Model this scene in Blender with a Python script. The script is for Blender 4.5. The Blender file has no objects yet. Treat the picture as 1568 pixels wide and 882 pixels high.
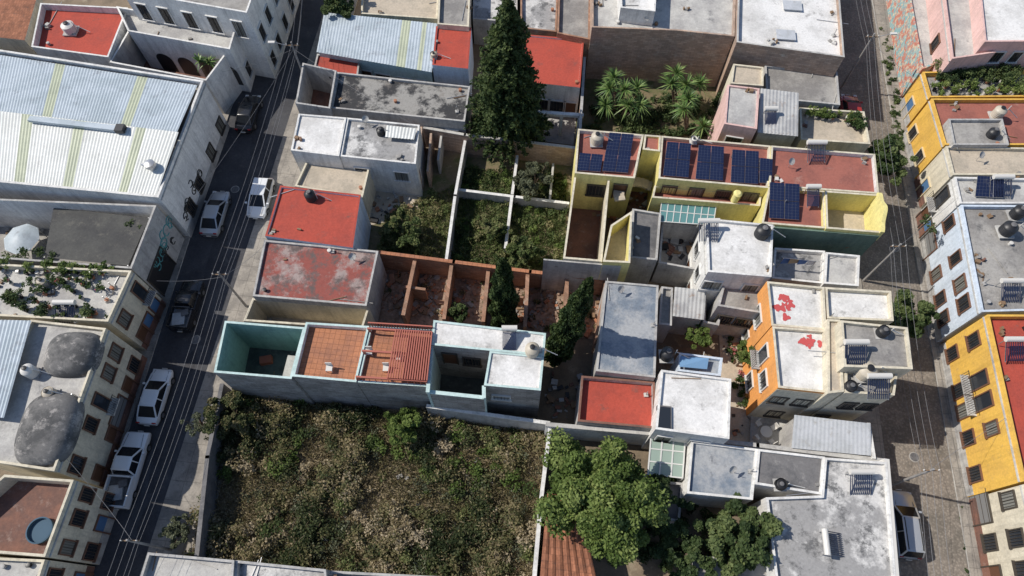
import bpy, math, random
import numpy as np
from mathutils import Vector, Matrix
from mathutils import noise as mn
random.seed(7); rng=np.random.default_rng(7)
sc=bpy.context.scene
# ---------------- survey model: plan position of a surveyed point of known height z (metres)
H=52.0; F=1045.0; PH=math.radians(63.7); CX,CY=784.0,441.0
SP,CP=math.sin(PH),math.cos(PH)
def W(px,py,z=0.0):
    u=(px-CX)/F; v=(py-CY)/F
    t=(H-z)/(SP+v*CP)
    return (u*t,(CP-v*SP)*t)
def WW(pts,z): return [W(p[0],p[1],z) for p in pts]
# ---------------- materials
MATS={}
def lin(c): return (c[0],c[1],c[2],1.0)
class NT:
    def __init__(s,name):
        m=bpy.data.materials.new(name); m.use_nodes=True
        s.m=m; s.n=m.node_tree.nodes; s.l=m.node_tree.links
        s.b=s.n['Principled BSDF']
        s.geo=s.n.new('ShaderNodeNewGeometry').outputs['Position']
    def mapping(s,scale=(1,1,1),loc=(0,0,0),rot=(0,0,0),src=None):
        k=s.n.new('ShaderNodeMapping'); s.l.new(src or s.geo,k.inputs[0])
        k.inputs['Scale'].default_value=scale; k.inputs['Location'].default_value=loc; k.inputs['Rotation'].default_value=rot
        return k.outputs[0]
    def noise(s,scale,detail=6,rough=.65,vec=None):
        k=s.n.new('ShaderNodeTexNoise'); k.inputs['Scale'].default_value=scale
        k.inputs['Detail'].default_value=detail; k.inputs['Roughness'].default_value=rough
        s.l.new(vec or s.geo,k.inputs['Vector']); return k.outputs['Fac']
    def rng(s,v,a,b,c=0,d=1):
        k=s.n.new('ShaderNodeMapRange'); s.l.new(v,k.inputs[0])
        for i,x in enumerate((a,b,c,d)): k.inputs[i+1].default_value=x
        return k.outputs[0]
    def mix(s,f,a,b,mode='MIX'):
        k=s.n.new('ShaderNodeMix'); k.data_type='RGBA'; k.blend_type=mode
        for sock,val in ((k.inputs[0],f),(k.inputs[6],a),(k.inputs[7],b)):
            if isinstance(val,bpy.types.NodeSocket): s.l.new(val,sock)
            elif isinstance(val,(int,float)) : sock.default_value=val
            else: sock.default_value=lin(val)
        return k.outputs[2]
    def math(s,op,a,b):
        k=s.n.new('ShaderNodeMath'); k.operation=op
        for i,v in enumerate((a,b)):
            if isinstance(v,bpy.types.NodeSocket): s.l.new(v,k.inputs[i])
            else: k.inputs[i].default_value=v
        return k.outputs[0]
def M(name,c1,c2=None,c3=None,s=.35,t=(.45,.58),t3=(.56,.68),rough=.85,bump=.25,pat=None,metal=0,fine=.16,psz=(.4,.2),streak=0,spec=.3):
    N=NT(name)
    off=(random.uniform(0,50),random.uniform(0,50),0)
    v0=N.mapping(loc=off)
    if c2 is None: c2=tuple(x*.78 for x in c1)
    col=N.mix(N.rng(N.noise(s,9,.72,v0),t[0],t[1]),c1,c2)
    if c3 is not None:
        v1=N.mapping(loc=(off[1]+9,off[0]+3,0))
        col=N.mix(N.rng(N.noise(s*2.3,9,.76,v1),t3[0],t3[1]),col,c3)
    hgt=N.noise(7,4,.7)
    if pat in('brick','tile','slab'):
        if pat=='brick':
            sx=N.n.new('ShaderNodeSeparateXYZ'); N.l.new(N.geo,sx.inputs[0])
            cb=N.n.new('ShaderNodeCombineXYZ'); N.l.new(N.math('ADD',sx.outputs[0],sx.outputs[1]),cb.inputs[0]); N.l.new(sx.outputs[2],cb.inputs[1]); vec=cb.outputs[0]
        else: vec=N.mapping(rot=(0,0,math.radians(6)))
        bt=N.n.new('ShaderNodeTexBrick'); N.l.new(vec,bt.inputs['Vector'])
        bt.inputs['Scale'].default_value=1; bt.inputs['Brick Width'].default_value=psz[0]; bt.inputs['Row Height'].default_value=psz[1]
        bt.inputs['Mortar Size'].default_value=min(psz)*.07 if pat!='slab' else .02
        bt.inputs['Color1'].default_value=(1,1,1,1); bt.inputs['Color2'].default_value=(.7,.68,.66,1) if pat!='slab' else (.93,.93,.93,1)
        bt.inputs['Mortar'].default_value=(.6,.6,.6,1)
        col=N.mix(1.0,col,bt.outputs['Color'],'MULTIPLY')
        if pat=='slab': bt.offset=0
    if pat=='cobble':
        vo=N.n.new('ShaderNodeTexVoronoi'); vo.inputs['Scale'].default_value=psz[0]; N.l.new(N.geo,vo.inputs['Vector'])
        col=N.mix(1.0,col,N.mix(N.rng(vo.outputs['Distance'],.1,.6),(1.08,1.08,1.08),(.72,.72,.72)),'MULTIPLY')
        hgt=vo.outputs['Distance']
    if streak:
        vs=N.mapping(scale=(2.2,2.2,.18),loc=off)
        col=N.mix(N.rng(N.noise(1.0,5,.7,vs),.48,.75,0,streak),col,tuple(x*.35 for x in c1))
    f=N.rng(N.noise(5.5,6,.75),.3,.7,1-fine,1+fine)
    cc=N.n.new('ShaderNodeCombineColor')
    for i in range(3): N.l.new(f,cc.inputs[i])
    col=N.mix(1.0,col,cc.outputs[0],'MULTIPLY')
    N.l.new(col,N.b.inputs['Base Color'])
    N.b.inputs['Roughness'].default_value=rough; N.b.inputs['Metallic'].default_value=metal
    N.b.inputs['Specular IOR Level'].default_value=spec
    if bump:
        bp=N.n.new('ShaderNodeBump'); bp.inputs['Strength'].default_value=bump; bp.inputs['Distance'].default_value=.05
        N.l.new(hgt,bp.inputs['Height']); N.l.new(bp.outputs[0],N.b.inputs['Normal'])
    MATS[name]=N.m; return N.m
def P(name,c,rough=.4,metal=0,spec=.5,coat=0):
    m=bpy.data.materials.new(name); m.use_nodes=True; b=m.node_tree.nodes['Principled BSDF']
    b.inputs['Base Color'].default_value=lin(c); b.inputs['Roughness'].default_value=rough; b.inputs['Metallic'].default_value=metal
    b.inputs['Specular IOR Level'].default_value=spec; b.inputs['Coat Weight'].default_value=coat; b.inputs['Coat Roughness'].default_value=.08
    return m
def LEAF(name,stops):
    N=NT(name); a=N.n.new('ShaderNodeAttribute'); a.attribute_name='tint'
    r=N.n.new('ShaderNodeValToRGB'); N.l.new(a.outputs['Fac'],r.inputs[0])
    el=r.color_ramp.elements
    el[0].position=stops[0][0]; el[0].color=lin(stops[0][1]); el[1].position=stops[-1][0]; el[1].color=lin(stops[-1][1])
    for p,c in stops[1:-1]:
        e=el.new(p); e.color=lin(c)
    N.l.new(r.outputs[0],N.b.inputs['Base Color']); N.b.inputs['Roughness'].default_value=.65; N.b.inputs['Specular IOR Level'].default_value=.25
    tr=N.n.new('ShaderNodeBsdfTranslucent'); N.l.new(r.outputs[0],tr.inputs[0])
    mx=N.n.new('ShaderNodeMixShader'); mx.inputs[0].default_value=.3
    N.l.new(N.b.outputs[0],mx.inputs[1]); N.l.new(tr.outputs[0],mx.inputs[2])
    N.l.new(mx.outputs[0],N.n['Material Output'].inputs[0]); return N.m

soil=M('soil_mat',(.24,.185,.13),(.15,.12,.085),(.33,.28,.2),s=.25,t=(.42,.6))
lotsoil=M('lot_soil_mat',(.26,.205,.135),(.15,.125,.075),(.36,.31,.21),s=.3,t=(.42,.58))
grassm=M('garden_soil_mat',(.19,.15,.09),(.1,.115,.045),(.31,.26,.17),s=.5)
asph=M('asphalt_mat',(.072,.073,.08),(.05,.05,.056),(.105,.103,.1),s=.35,t=(.4,.62),fine=.2,bump=.3)
asph2=M('asphalt_patch_mat',(.045,.045,.05),(.06,.06,.065),s=.8,fine=.2)
cobb=M('cobble_mat',(.27,.235,.2),(.19,.17,.145),(.33,.29,.245),s=.3,pat='cobble',psz=(5.5,0),bump=.45)
side=M('sidewalk_mat',(.34,.31,.27),(.24,.22,.195),(.15,.14,.13),s=.5,pat='slab',psz=(1.4,1.4))
conc=M('concrete_roof_mat',(.36,.345,.32),(.22,.21,.2),(.11,.11,.11),s=.3,t=(.42,.58))
concL=M('light_concrete_mat',(.5,.49,.46),(.35,.34,.33),(.2,.2,.2),s=.35,t=(.43,.6))
concD=M('dark_concrete_mat',(.17,.165,.165),(.1,.1,.105),(.28,.27,.26),s=.35)
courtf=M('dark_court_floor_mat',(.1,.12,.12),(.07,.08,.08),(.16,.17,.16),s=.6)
concB=M('bluish_concrete_mat',(.36,.37,.38),(.17,.205,.25),(.1,.11,.13),s=.2,t=(.42,.54))
puddle=M('stained_concrete_mat',(.3,.29,.27),(.045,.045,.047),(.22,.2,.18),s=.3,t=(.46,.53))
whr=M('white_roof_mat',(.72,.71,.69),(.54,.53,.51),(.27,.26,.25),s=.3,t=(.44,.6),t3=(.57,.7))
whdirty=M('dirty_white_roof_mat',(.58,.57,.55),(.31,.305,.3),(.14,.14,.14),s=.3,t=(.45,.53),t3=(.51,.6))
redr=M('red_roof_mat',(.42,.075,.05),(.32,.065,.048),(.2,.085,.07),s=.4,t=(.45,.65),t3=(.57,.7))
redw=M('worn_red_roof_mat',(.27,.08,.065),(.34,.27,.25),(.12,.095,.09),s=.3,t=(.48,.57),t3=(.49,.6))
terra=M('terracotta_floor_mat',(.44,.19,.1),(.34,.155,.095),(.5,.3,.2),s=.6,t3=(.6,.72),pat='slab',psz=(.4,.4))
maroon=M('maroon_roof_mat',(.34,.125,.095),(.26,.1,.08),(.38,.23,.19),s=.4,t3=(.58,.72))
brownr=M('brown_floor_mat',(.22,.11,.08),(.15,.085,.07),(.28,.2,.17),s=.5)
tanf=M('tan_floor_mat',(.5,.43,.34),(.4,.35,.28),(.27,.24,.21),s=.5,t3=(.58,.7))
tile=M('clay_tile_mat',(.38,.16,.09),(.28,.12,.07),(.18,.1,.075),s=.8,pat='tile',psz=(.25,.45),bump=.5)
brick=M('brick_wall_mat',(.42,.24,.16),(.32,.195,.135),(.45,.35,.27),s=.6,pat='brick',psz=(.42,.16))
brickg=M('grey_brick_wall_mat',(.52,.37,.28),(.42,.32,.26),(.55,.48,.4),s=.5,pat='brick',psz=(.5,.2))
block=M('grey_block_mat',(.4,.385,.37),(.28,.27,.26),(.48,.45,.42),s=.6,pat='brick',psz=(.8,.28),t3=(.58,.7))
stW=M('white_stucco_mat',(.74,.73,.7),(.62,.61,.59),(.42,.4,.38),s=.5,t3=(.6,.74),streak=.55)
stC=M('cream_stucco_mat',(.66,.6,.47),(.56,.51,.4),(.38,.34,.28),s=.5,t3=(.58,.72),streak=.55)
stG=M('grey_stucco_mat',(.46,.45,.43),(.36,.35,.34),(.23,.22,.21),s=.5,streak=.6)
stY=M('yellow_stucco_mat',(.74,.45,.09),(.66,.4,.09),(.47,.32,.14),s=.5,t3=(.58,.72),streak=.45)
stLY=M('lemon_stucco_mat',(.76,.68,.28),(.68,.6,.25),(.48,.42,.24),s=.5,t3=(.6,.74),streak=.4)
stO=M('orange_stucco_mat',(.76,.34,.1),(.68,.31,.1),(.46,.26,.14),s=.5,t3=(.6,.74),streak=.35)
stB=M('pale_blue_stucco_mat',(.6,.67,.76),(.54,.61,.69),(.42,.46,.5),s=.5,t3=(.6,.74),streak=.45)
stT=M('teal_stucco_mat',(.52,.65,.63),(.44,.57,.55),(.3,.38,.36),s=.5,t3=(.62,.74),streak=.3)
stTd=M('teal_green_stucco_mat',(.28,.43,.39),(.24,.37,.34),(.16,.24,.22),s=.5,streak=.4)
stP=M('pink_stucco_mat',(.7,.47,.43),(.62,.42,.38),(.5,.38,.35),s=.5,t3=(.6,.74),streak=.4)
stGr=M('green_stucco_mat',(.15,.22,.175),(.12,.18,.14),(.2,.25,.2),s=.5,streak=.4)
mural=M('mural_paint_mat',(.52,.2,.15),(.25,.42,.44),(.62,.54,.4),s=1.2,t=(.48,.52),t3=(.52,.56),fine=.1)
metW=M('white_sheet_metal_mat',(.68,.69,.66),(.6,.61,.58),(.45,.44,.42),s=.3,rough=.5,t3=(.6,.72),bump=.05,fine=.06)
metB=M('blue_grey_sheet_metal_mat',(.46,.52,.57),(.38,.44,.48),(.3,.33,.36),s=.35,rough=.5,bump=.05,fine=.06)
metG=M('grey_sheet_metal_mat',(.45,.45,.44),(.33,.33,.33),(.28,.2,.15),s=.5,rough=.55,bump=.05,fine=.08)
metP=M('pale_sheet_metal_mat',(.5,.52,.55),(.42,.44,.46),(.33,.32,.3),s=.5,rough=.55,bump=.05,fine=.08)
fiber=M('translucent_sheet_mat',(.46,.49,.36),(.4,.43,.32),s=.5,rough=.45,bump=.03,fine=.05)
netm=M('shade_net_mat',(.085,.085,.08),(.06,.06,.06),(.13,.125,.11),s=.5,t=(.4,.6))
vaultm=M('vault_concrete_mat',(.16,.155,.15),(.08,.08,.08),(.34,.32,.3),s=.5,t3=(.53,.64))
rubble=M('rubble_mat',(.34,.24,.18),(.2,.14,.1),(.45,.39,.32),s=1.2,fine=.3)
glassG=P('greenhouse_glass_mat',(.12,.26,.26),.12,0,.8)
glassP=P('pale_glass_mat',(.3,.38,.33),.2,0,.7)
glass=P('window_glass_mat',(.025,.03,.038),.12,0,.5); curtain=P('curtained_window_mat',(.22,.22,.2),.3,0,.5)
frW=P('white_frame_mat',(.6,.6,.58),.5); frD=P('dark_frame_mat',(.06,.05,.04),.5); frR=P('brown_frame_mat',(.16,.08,.05),.5); frC=P('cream_frame_mat',(.6,.5,.33),.6)
doorB=P('blue_door_mat',(.08,.17,.32),.5); doorBr=P('brown_door_mat',(.12,.055,.03),.5); doorG=P('grey_door_mat',(.2,.2,.2),.5)
steel=P('galvanised_mat',(.5,.5,.5),.4,.7); blackp=P('black_plastic_mat',(.02,.02,.022),.45); whitep=P('white_plastic_mat',(.62,.6,.56),.5)
creamp=P('cream_plastic_mat',(.46,.41,.33),.5); bluep=P('blue_plastic_mat',(.06,.18,.4),.4); basinm=P('basin_mat',(.06,.11,.16),.7,0,.2); redbeam=P('red_beam_mat',(.38,.11,.075),.6)
wood=P('wood_mat',(.22,.14,.08),.7); bark=M('bark_mat',(.14,.1,.075),(.08,.06,.045),s=3)
cell=P('solar_cell_mat',(.014,.022,.06),.25,0,.35)
redpaint=P('red_paint_mat',(.5,.08,.08),.8); bluetarp=P('blue_tarp_mat',(.16,.3,.48),.6)
cloth=[P('cloth_%s_mat'%n,c,.8) for n,c in(('red',(.45,.08,.08)),('white',(.7,.7,.7)),('blue',(.1,.2,.45)),('tan',(.5,.4,.25)))]
conc_pole=M('pole_concrete_mat',(.3,.29,.28),s=1); wirem=P('wire_mat',(.2,.2,.21),.5)
pots=P('terracotta_pot_mat',(.36,.16,.09),.7)
# ---------------- geometry groups
class G:
    def __init__(s,name,loc=(0,0,0),rz=0,local=False):
        s.name=name; s.loc=Vector(loc); s.rz=rz; s.off=Vector((0,0,0)) if local else s.loc; s.parts={}
    def add(s,part,m,vs,fs,smooth=False):
        d=s.parts.setdefault((part,m.name),[m,[],[],smooth]); o=len(d[1])
        d[1].extend([(v[0]-s.off.x,v[1]-s.off.y,v[2]-s.off.z) for v in vs]); d[2].extend([[i+o for i in f] for f in fs])
    def box(s,part,m,c,size,rz=0):
        sx,sy,sz=[x/2 for x in size]; co,si=math.cos(rz),math.sin(rz); vs=[]
        for z in(-sz,sz):
            for x,y in((-sx,-sy),(sx,-sy),(sx,sy),(-sx,sy)): vs.append((c[0]+x*co-y*si,c[1]+x*si+y*co,c[2]+z))
        s.add(part,m,vs,[(3,2,1,0),(4,5,6,7),(0,1,5,4),(1,2,6,5),(2,3,7,6),(3,0,4,7)])
    def beam(s,part,m,p,q,w,h=None,n=4):
        p=Vector(p);q=Vector(q);d=(q-p); 
        if d.length<1e-5:return
        d.normalize(); up=Vector((0,0,1)) if abs(d.z)<.95 else Vector((1,0,0))
        a=d.cross(up).normalized(); b=a.cross(d).normalized(); h=h or w; vs=[]
        for e in(p,q):
            for i in range(n):
                t=2*math.pi*(i+.5)/n; k=1.414 if n==4 else 1
                vs.append(e+a*math.cos(t)*w/2*k+b*math.sin(t)*h/2*k)
        fs=[(i,(i+1)%n,n+(i+1)%n,n+i) for i in range(n)]+[tuple(range(n))[::-1],tuple(range(n,2*n))]
        s.add(part,m,vs,fs)
    def lathe(s,part,m,c,prof,n=18,rx=1,ry=1,sq=0):
        vs=[];fs=[]
        for r,z in prof:
            for i in range(n):
                t=2*math.pi*i/n; co,si=math.cos(t),math.sin(t); k=1/((abs(co)**sq+abs(si)**sq)**(1/sq)) if sq else 1
                vs.append((c[0]+r*co*rx*k,c[1]+r*si*ry*k,c[2]+z))
        for k in range(len(prof)-1):
            for i in range(n): fs.append((k*n+i,k*n+(i+1)%n,(k+1)*n+(i+1)%n,(k+1)*n+i))
        fs.append(tuple(range((len(prof)-1)*n,len(prof)*n)))
        s.add(part,m,vs,fs,True)
    def finish(s):
        if len(s.parts)>1:
            e=bpy.data.objects.new(s.name,None); e.empty_display_size=.5; sc.collection.objects.link(e); e.location=s.loc; e.rotation_euler[2]=s.rz
        else: e=None
        for (part,_),(m,vs,fs,sm) in s.parts.items():
            me=bpy.data.meshes.new(part); me.from_pydata(vs,[],fs); me.materials.append(m)
            if sm: me.polygons.foreach_set('use_smooth',[True]*len(me.polygons)); me.set_sharp_from_angle(angle=math.radians(40))
            o=bpy.data.objects.new(part if e else s.name,me); sc.collection.objects.link(o)
            if e: o.parent=e
            else: o.location=s.loc; o.rotation_euler[2]=s.rz
        s.last=o
        return e
def area(p): return sum(p[i][0]*p[(i+1)%len(p)][1]-p[(i+1)%len(p)][0]*p[i][1] for i in range(len(p)))/2
def inset(p,d):
    n=len(p); sg=1 if area(p)>0 else -1; out=[]
    for i in range(n):
        a=Vector(p[i-1]);b=Vector(p[i]);c=Vector(p[(i+1)%n])
        e1=(b-a).normalized();e2=(c-b).normalized()
        n1=Vector((-e1.y,e1.x))*sg;n2=Vector((-e2.y,e2.x))*sg
        k=n1+n2; k=k/max(.3,(1+n1.dot(n2))); out.append((b.x+k.x*d,b.y+k.y*d))
    return out
CNT=[0]
def prism(g,poly,h,wall,roof,par=.4,pw=.16,z0=0,cap=None,inner=None):
    CNT[0]+=1; h=h+(CNT[0]%37)*.006; n=len(poly)
    if area(poly)<0: poly=poly[::-1]
    R=range(n)
    g.add('walls',wall,[(x,y,z0) for x,y in poly]+[(x,y,h) for x,y in poly],[(i,(i+1)%n,n+(i+1)%n,n+i) for i in R])
    if par>0:
        q=inset(poly,pw)
        g.add('parapet_cap',cap or wall,[(x,y,h) for x,y in poly]+[(x,y,h) for x,y in q],[(i,(i+1)%n,n+(i+1)%n,n+i) for i in R])
        g.add('inner_walls',inner or wall,[(x,y,h) for x,y in q]+[(x,y,h-par) for x,y in q],[(i,(i+1)%n,n+(i+1)%n,n+i) for i in R])
        g.add('roof',roof,[(x,y,h-par) for x,y in q],[tuple(R)])
    else: g.add('roof',roof,[(x,y,h) for x,y in poly],[tuple(R)])
    return h-par
def lerp2(q,u,v):
    a=Vector(q[0]).lerp(Vector(q[1]),u); b=Vector(q[3]).lerp(Vector(q[2]),u); return a.lerp(b,v)
def clutter(g,q,z,n):
    ms=[concL,blackp,brownr,whitep,steel,wood,conc,bluep,brick,cloth[0],cloth[3]]
    n=max(1,int(n*min(1.2,abs(area(q))/75)+.5)) if n else 0
    for i in range(n):
        e=random.random(); u=random.uniform(.08,.92); v=random.uniform(.08,.92)
        if e<.75:
            if random.random()<.5: u=random.choice([.07,.93])
            else: v=random.choice([.08,.92])
        p=lerp2(q,u,v); m=random.choices(ms,[4,2,2,2,2,2,4,.3,2,.3,1])[0]; k=random.random(); rz=random.uniform(-.4,.4)+random.choice([0,1.57])
        if k<.5:
            for j in range(random.randint(1,4)):
                sx,sy,sz=random.uniform(.1,.35),random.uniform(.1,.4),random.uniform(.06,.3); g.box('roof_clutter',random.choice([m,conc,wood]),(p.x+random.gauss(0,.25)*(j>0),p.y+random.gauss(0,.25)*(j>0),z+sz/2),(sx,sy,sz),rz+j*.5)
        elif k<.75:
            L=random.uniform(.8,3.2); g.box('roof_pipes',random.choice([conc,steel,wood,concL]),(p.x,p.y,z+.05),(L,.05,.05),rz)
        elif k<.9: g.lathe('roof_buckets',random.choice([blackp,whitep,pots,concL]),(p.x,p.y,z),[(.13,0),(.16,.28),(.12,.29)],10)
        else:
            g.beam('roof_vents',steel,(p.x,p.y,z),(p.x,p.y,z+.8),.08,n=8); g.box('roof_vents',concL,(p.x,p.y,z+.08),(.3,.3,.16),rz)
def openings(g,a,b,specs,frame=frW):
    a=Vector(a);b=Vector(b);d=b-a;L=d.length;d.normalize();n=Vector((-d.y,d.x)); rz=math.atan2(d.y,d.x)
    for t,z,w,h,kind in specs:
        c=a+d*(t*L)
        def bx(part,m,du,z0,w_,h_,o,th): 
            cc=c+d*du+n*o; g.box(part,m,(cc.x,cc.y,z0),(w_,th,h_),rz)
        dm={'win':curtain if random.random()<.25 else glass,'door':doorBr,'blue':doorB,'garage':doorG,'open':blackp,'bal':glass}[kind]
        bx('windows' if kind in('win','bal') else 'doors',dm,0,z+h/2,w,h,.01,.03)
        fw=.09
        bx('frames',frame,0,z+h+fw/2,w+2*fw,fw,.05,.14)
        for sgn in(-1,1): bx('frames',frame,sgn*(w/2+fw/2),z+h/2,fw,h,.045,.12)
        if kind=='win':
            bx('sills',frame,0,z-.05,w+.3,.1,.08,.22); bx('mullions',frD,0,z+h/2,.05,h,.035,.04)
            for k in range(5): bx('window_grilles',frD,-w/2+w*(k+.5)/5,z+h/2,.025,h,.11,.025)
        if kind=='bal':
            bx('balcony_slab',concL,0,z-.06,w+.5,.12,.3,.6); bx('balcony_rail',frD,0,z+.95,w+.5,.04,.58,.04)
            for k in range(9): bx('balcony_rail',frD,-(w+.4)/2+(w+.4)*k/8,z+.47,.025,.94,.58,.025)
        if kind=='garage':
            for k in range(4): bx('door_ribs',frD,0,z+h*(k+.5)/4,w,.04,.03,.03)
def facade(g,q,h,n,floors,kinds=None,frame=frW,edge=3):
    a=q[edge];b=q[(edge+1)%len(q)]; sp=[]
    for i in range(n):
        t=(i+.5)/n+random.uniform(-.06,.06)
        for f in range(floors):
            z=f*2.9
            if f==0:
                k=random.choice(['door','win','garage','win','blue'] if kinds is None else kinds)
                sp.append((t,.0 if k!='win' else 1.0,{'win':1.0,'garage':2.2}.get(k,.95),{'win':1.3,'garage':2.3}.get(k,2.15),k))
            elif random.random()<.8: 
                k=random.choice(['win','win','win','win','bal']); sp.append((t,z+(.85 if k=='win' else .1),random.uniform(.75,1.15),1.3 if k=='win' else 2.05,k))
    sp=[s for s in sp if s[1]+s[3]<h-.3]
    openings(g,a,b,sp,frame)
    A=Vector(a);Bq=Vector(b);c=(A+Bq)/2;d=Bq-A;nn=Vector((-d.y,d.x)).normalized()*.02
    g.box('plinth_band',stG if random.random()<.5 else brownr,(c.x+nn.x,c.y+nn.y,.5),(d.length-.05,.03,.95),math.atan2(d.y,d.x))
    g.box('cornice',concL,(c.x+nn.x*2,c.y+nn.y*2,h-.35),(d.length-.05,.1,.1),math.atan2(d.y,d.x))
def B(name,wings,wall,ncl=4,fac=None,fin=True,cap=None,sf=0):
    q0=WW(wings[0][0],wings[0][1]); cx=sum(p[0] for p in q0)/len(q0); cy=sum(p[1] for p in q0)/len(q0)
    g=G(name,(cx,cy,0))
    for w in wings:
        pts,h,roof,par=w[:4]; inner=w[4] if len(w)>4 else None; wl=w[5] if len(w)>5 else wall
        q=WW(pts,h); z=prism(g,q,h,wl,roof,par,inner=inner,cap=cap)
        if len(q)==4 and ncl: clutter(g,q,z,ncl)
        elif ncl: clutter(g,[q[0],q[1],q[-2],q[-1]],z,ncl)
    if fac: facade(g,q0,wings[0][1],*fac)
    if sf: openings(g,q0[2],q0[3],[((i+.5)/sf+random.uniform(-.08,.08),wings[0][1]-2.4,random.uniform(.8,1.3),1.2,'win') for i in range(sf)],random.choice([frW,frD]))
    if fin: g.finish()
    return g
def corr(g,c,mats,cols,pitch=.28,amp=.045,part='corrugated_roof'):
    c=[Vector(p) for p in c]; L=(c[1]-c[0]).length; n=max(2,int(L/pitch)); 
    for i in range(n):
        for k in range(2):
            u0=(i+k*.5)/n; u1=(i+k*.5+.5)/n
            z0=amp*(k==1) ; z1=amp*(k==0)
            m=mats[cols(u0)]
            vs=[c[0].lerp(c[1],u0)+Vector((0,0,z0)),c[0].lerp(c[1],u1)+Vector((0,0,z1)),c[3].lerp(c[2],u1)+Vector((0,0,z1)),c[3].lerp(c[2],u0)+Vector((0,0,z0))]
            g.add(part,m,vs,[(0,1,2,3)])
def wall(name,pts,h,m,th=.2,capm=None,px=True,z0=0):
    q=[W(p[0],p[1],h) for p in pts] if px else pts
    CNT[0]+=1; h=h+(CNT[0]%29)*.007
    g=G(name,(q[0][0],q[0][1],0))
    for a,b in zip(q[:-1],q[1:]):
        a=Vector(a);b=Vector(b);d=b-a; c=(a+b)/2; rz=math.atan2(d.y,d.x)
        g.box('wall',m,(c.x,c.y,(z0+h)/2),(d.length+th*.9,th,h-z0),rz)
        if capm: g.box('coping',capm,(c.x,c.y,h+.03),(d.length+th*.9,th+.05,.06),rz)
    g.finish()
def sheet(name,pts,z,m,px=True):
    q=WW(pts,z) if px else pts
    if area(q)<0:q=q[::-1]
    g=G(name,(q[0][0],q[0][1],0)); g.add(name,m,[(x,y,z) for x,y in q],[tuple(range(len(q)))]); g.finish()
# ---------------- vegetation
def leafobj(name,C,S,T,m,parent=None,asp=1.6,upb=.6,blade=False):
    C=np.asarray(C); N=len(C); S=np.asarray(S).reshape(-1,1)
    n=rng.normal(size=(N,3)); n[:,2]=np.abs(n[:,2])+upb; n/=np.linalg.norm(n,axis=1,keepdims=True)
    t=rng.normal(size=(N,3))
    if blade: t=rng.normal(size=(N,3))*.45+np.array([0,0,1.])
    a=t-(t*n).sum(1,keepdims=True)*n if not blade else t
    a/=np.linalg.norm(a,axis=1,keepdims=True); b=np.cross(n,a); b/=np.linalg.norm(b,axis=1,keepdims=True)+1e-9
    V=np.stack([C-a*S*asp,C+b*S,C+a*S*asp,C-b*S],1).reshape(-1,3)
    me=bpy.data.meshes.new(name); me.from_pydata(V.tolist(),[],np.arange(4*N).reshape(-1,4).tolist()); me.materials.append(m)
    at=me.attributes.new('tint','FLOAT','FACE'); at.data.foreach_set('value',np.clip(T,0,1).astype(np.float32))
    o=bpy.data.objects.new(name,me); sc.collection.objects.link(o)
    if parent: o.parent=parent
    return o
def ball(n,lo=.35):
    d=rng.normal(size=(n,3)); d/=np.linalg.norm(d,axis=1,keepdims=True); return d*(lo+(1-lo)*rng.random((n,1))**.5)
def limbs(name,segs,parent):
    g=G(name,(0,0,0),local=True)
    for p,q,r0,r1 in segs:
        p=Vector(p);q=Vector(q);d=(q-p).normalized(); up=Vector((0,0,1)) if abs(d.z)<.9 else Vector((1,0,0)); a=d.cross(up).normalized(); b=a.cross(d)
        vs=[p+(a*math.cos(t)+b*math.sin(t))*r0 for t in np.arange(7)*2*math.pi/7]+[q+(a*math.cos(t)+b*math.sin(t))*r1 for t in np.arange(7)*2*math.pi/7]
        g.add(name,bark,vs,[(i,(i+1)%7,7+(i+1)%7,7+i) for i in range(7)],True)
    g.finish(); g.last.parent=parent
def emp(name,loc):
    e=bpy.data.objects.new(name,None); sc.collection.objects.link(e); e.location=loc; return e
def broad(name,px,py,zc,r,m,ncl=90,per=200,size=.11,tint=(.2,.8),zr=.75,base=0,asp=1.6,lobes=5):
    x,y=W(px,py,zc); e=emp(name,(x,y,base)); zc=zc-base
    ph=rng.random(6)*6.28
    d=ball(ncl,.3); az=np.arctan2(d[:,1],d[:,0])
    k=1+.2*np.sin(lobes*az+ph[0])+.14*np.sin(2*az+ph[1])+.12*np.sin(7*d[:,2]+ph[2])
    cc=d*np.array([r,r,r*zr])*k[:,None]*.88; cc[:,2]+=zc
    cr=r*rng.uniform(.1,.23,ncl)
    ct=rng.uniform(tint[0],tint[1],ncl)
    C=np.repeat(cc,per,0)+ball(ncl*per,.25)*np.repeat(cr,per)[:,None]*np.array([1,1,.7]); T=np.repeat(ct,per)+rng.normal(0,.12,ncl*per)
    keep=C[:,2]>.05; C=C[keep];T=T[keep]
    leafobj('foliage',C,rng.uniform(.6,1.2,len(C))*size,T,m,e,asp)
    top=max(.4,zc-r*zr*.6); segs=[((0,0,0),(.1,.05,top),.055*r+.04,.04*r+.02)]
    for i in range(0,ncl,max(1,ncl//14)): segs.append(((.1,.05,top*random.uniform(.75,1)),tuple(cc[i]),.025*r,.008*r+.005))
    limbs('trunk',segs,e)
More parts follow.
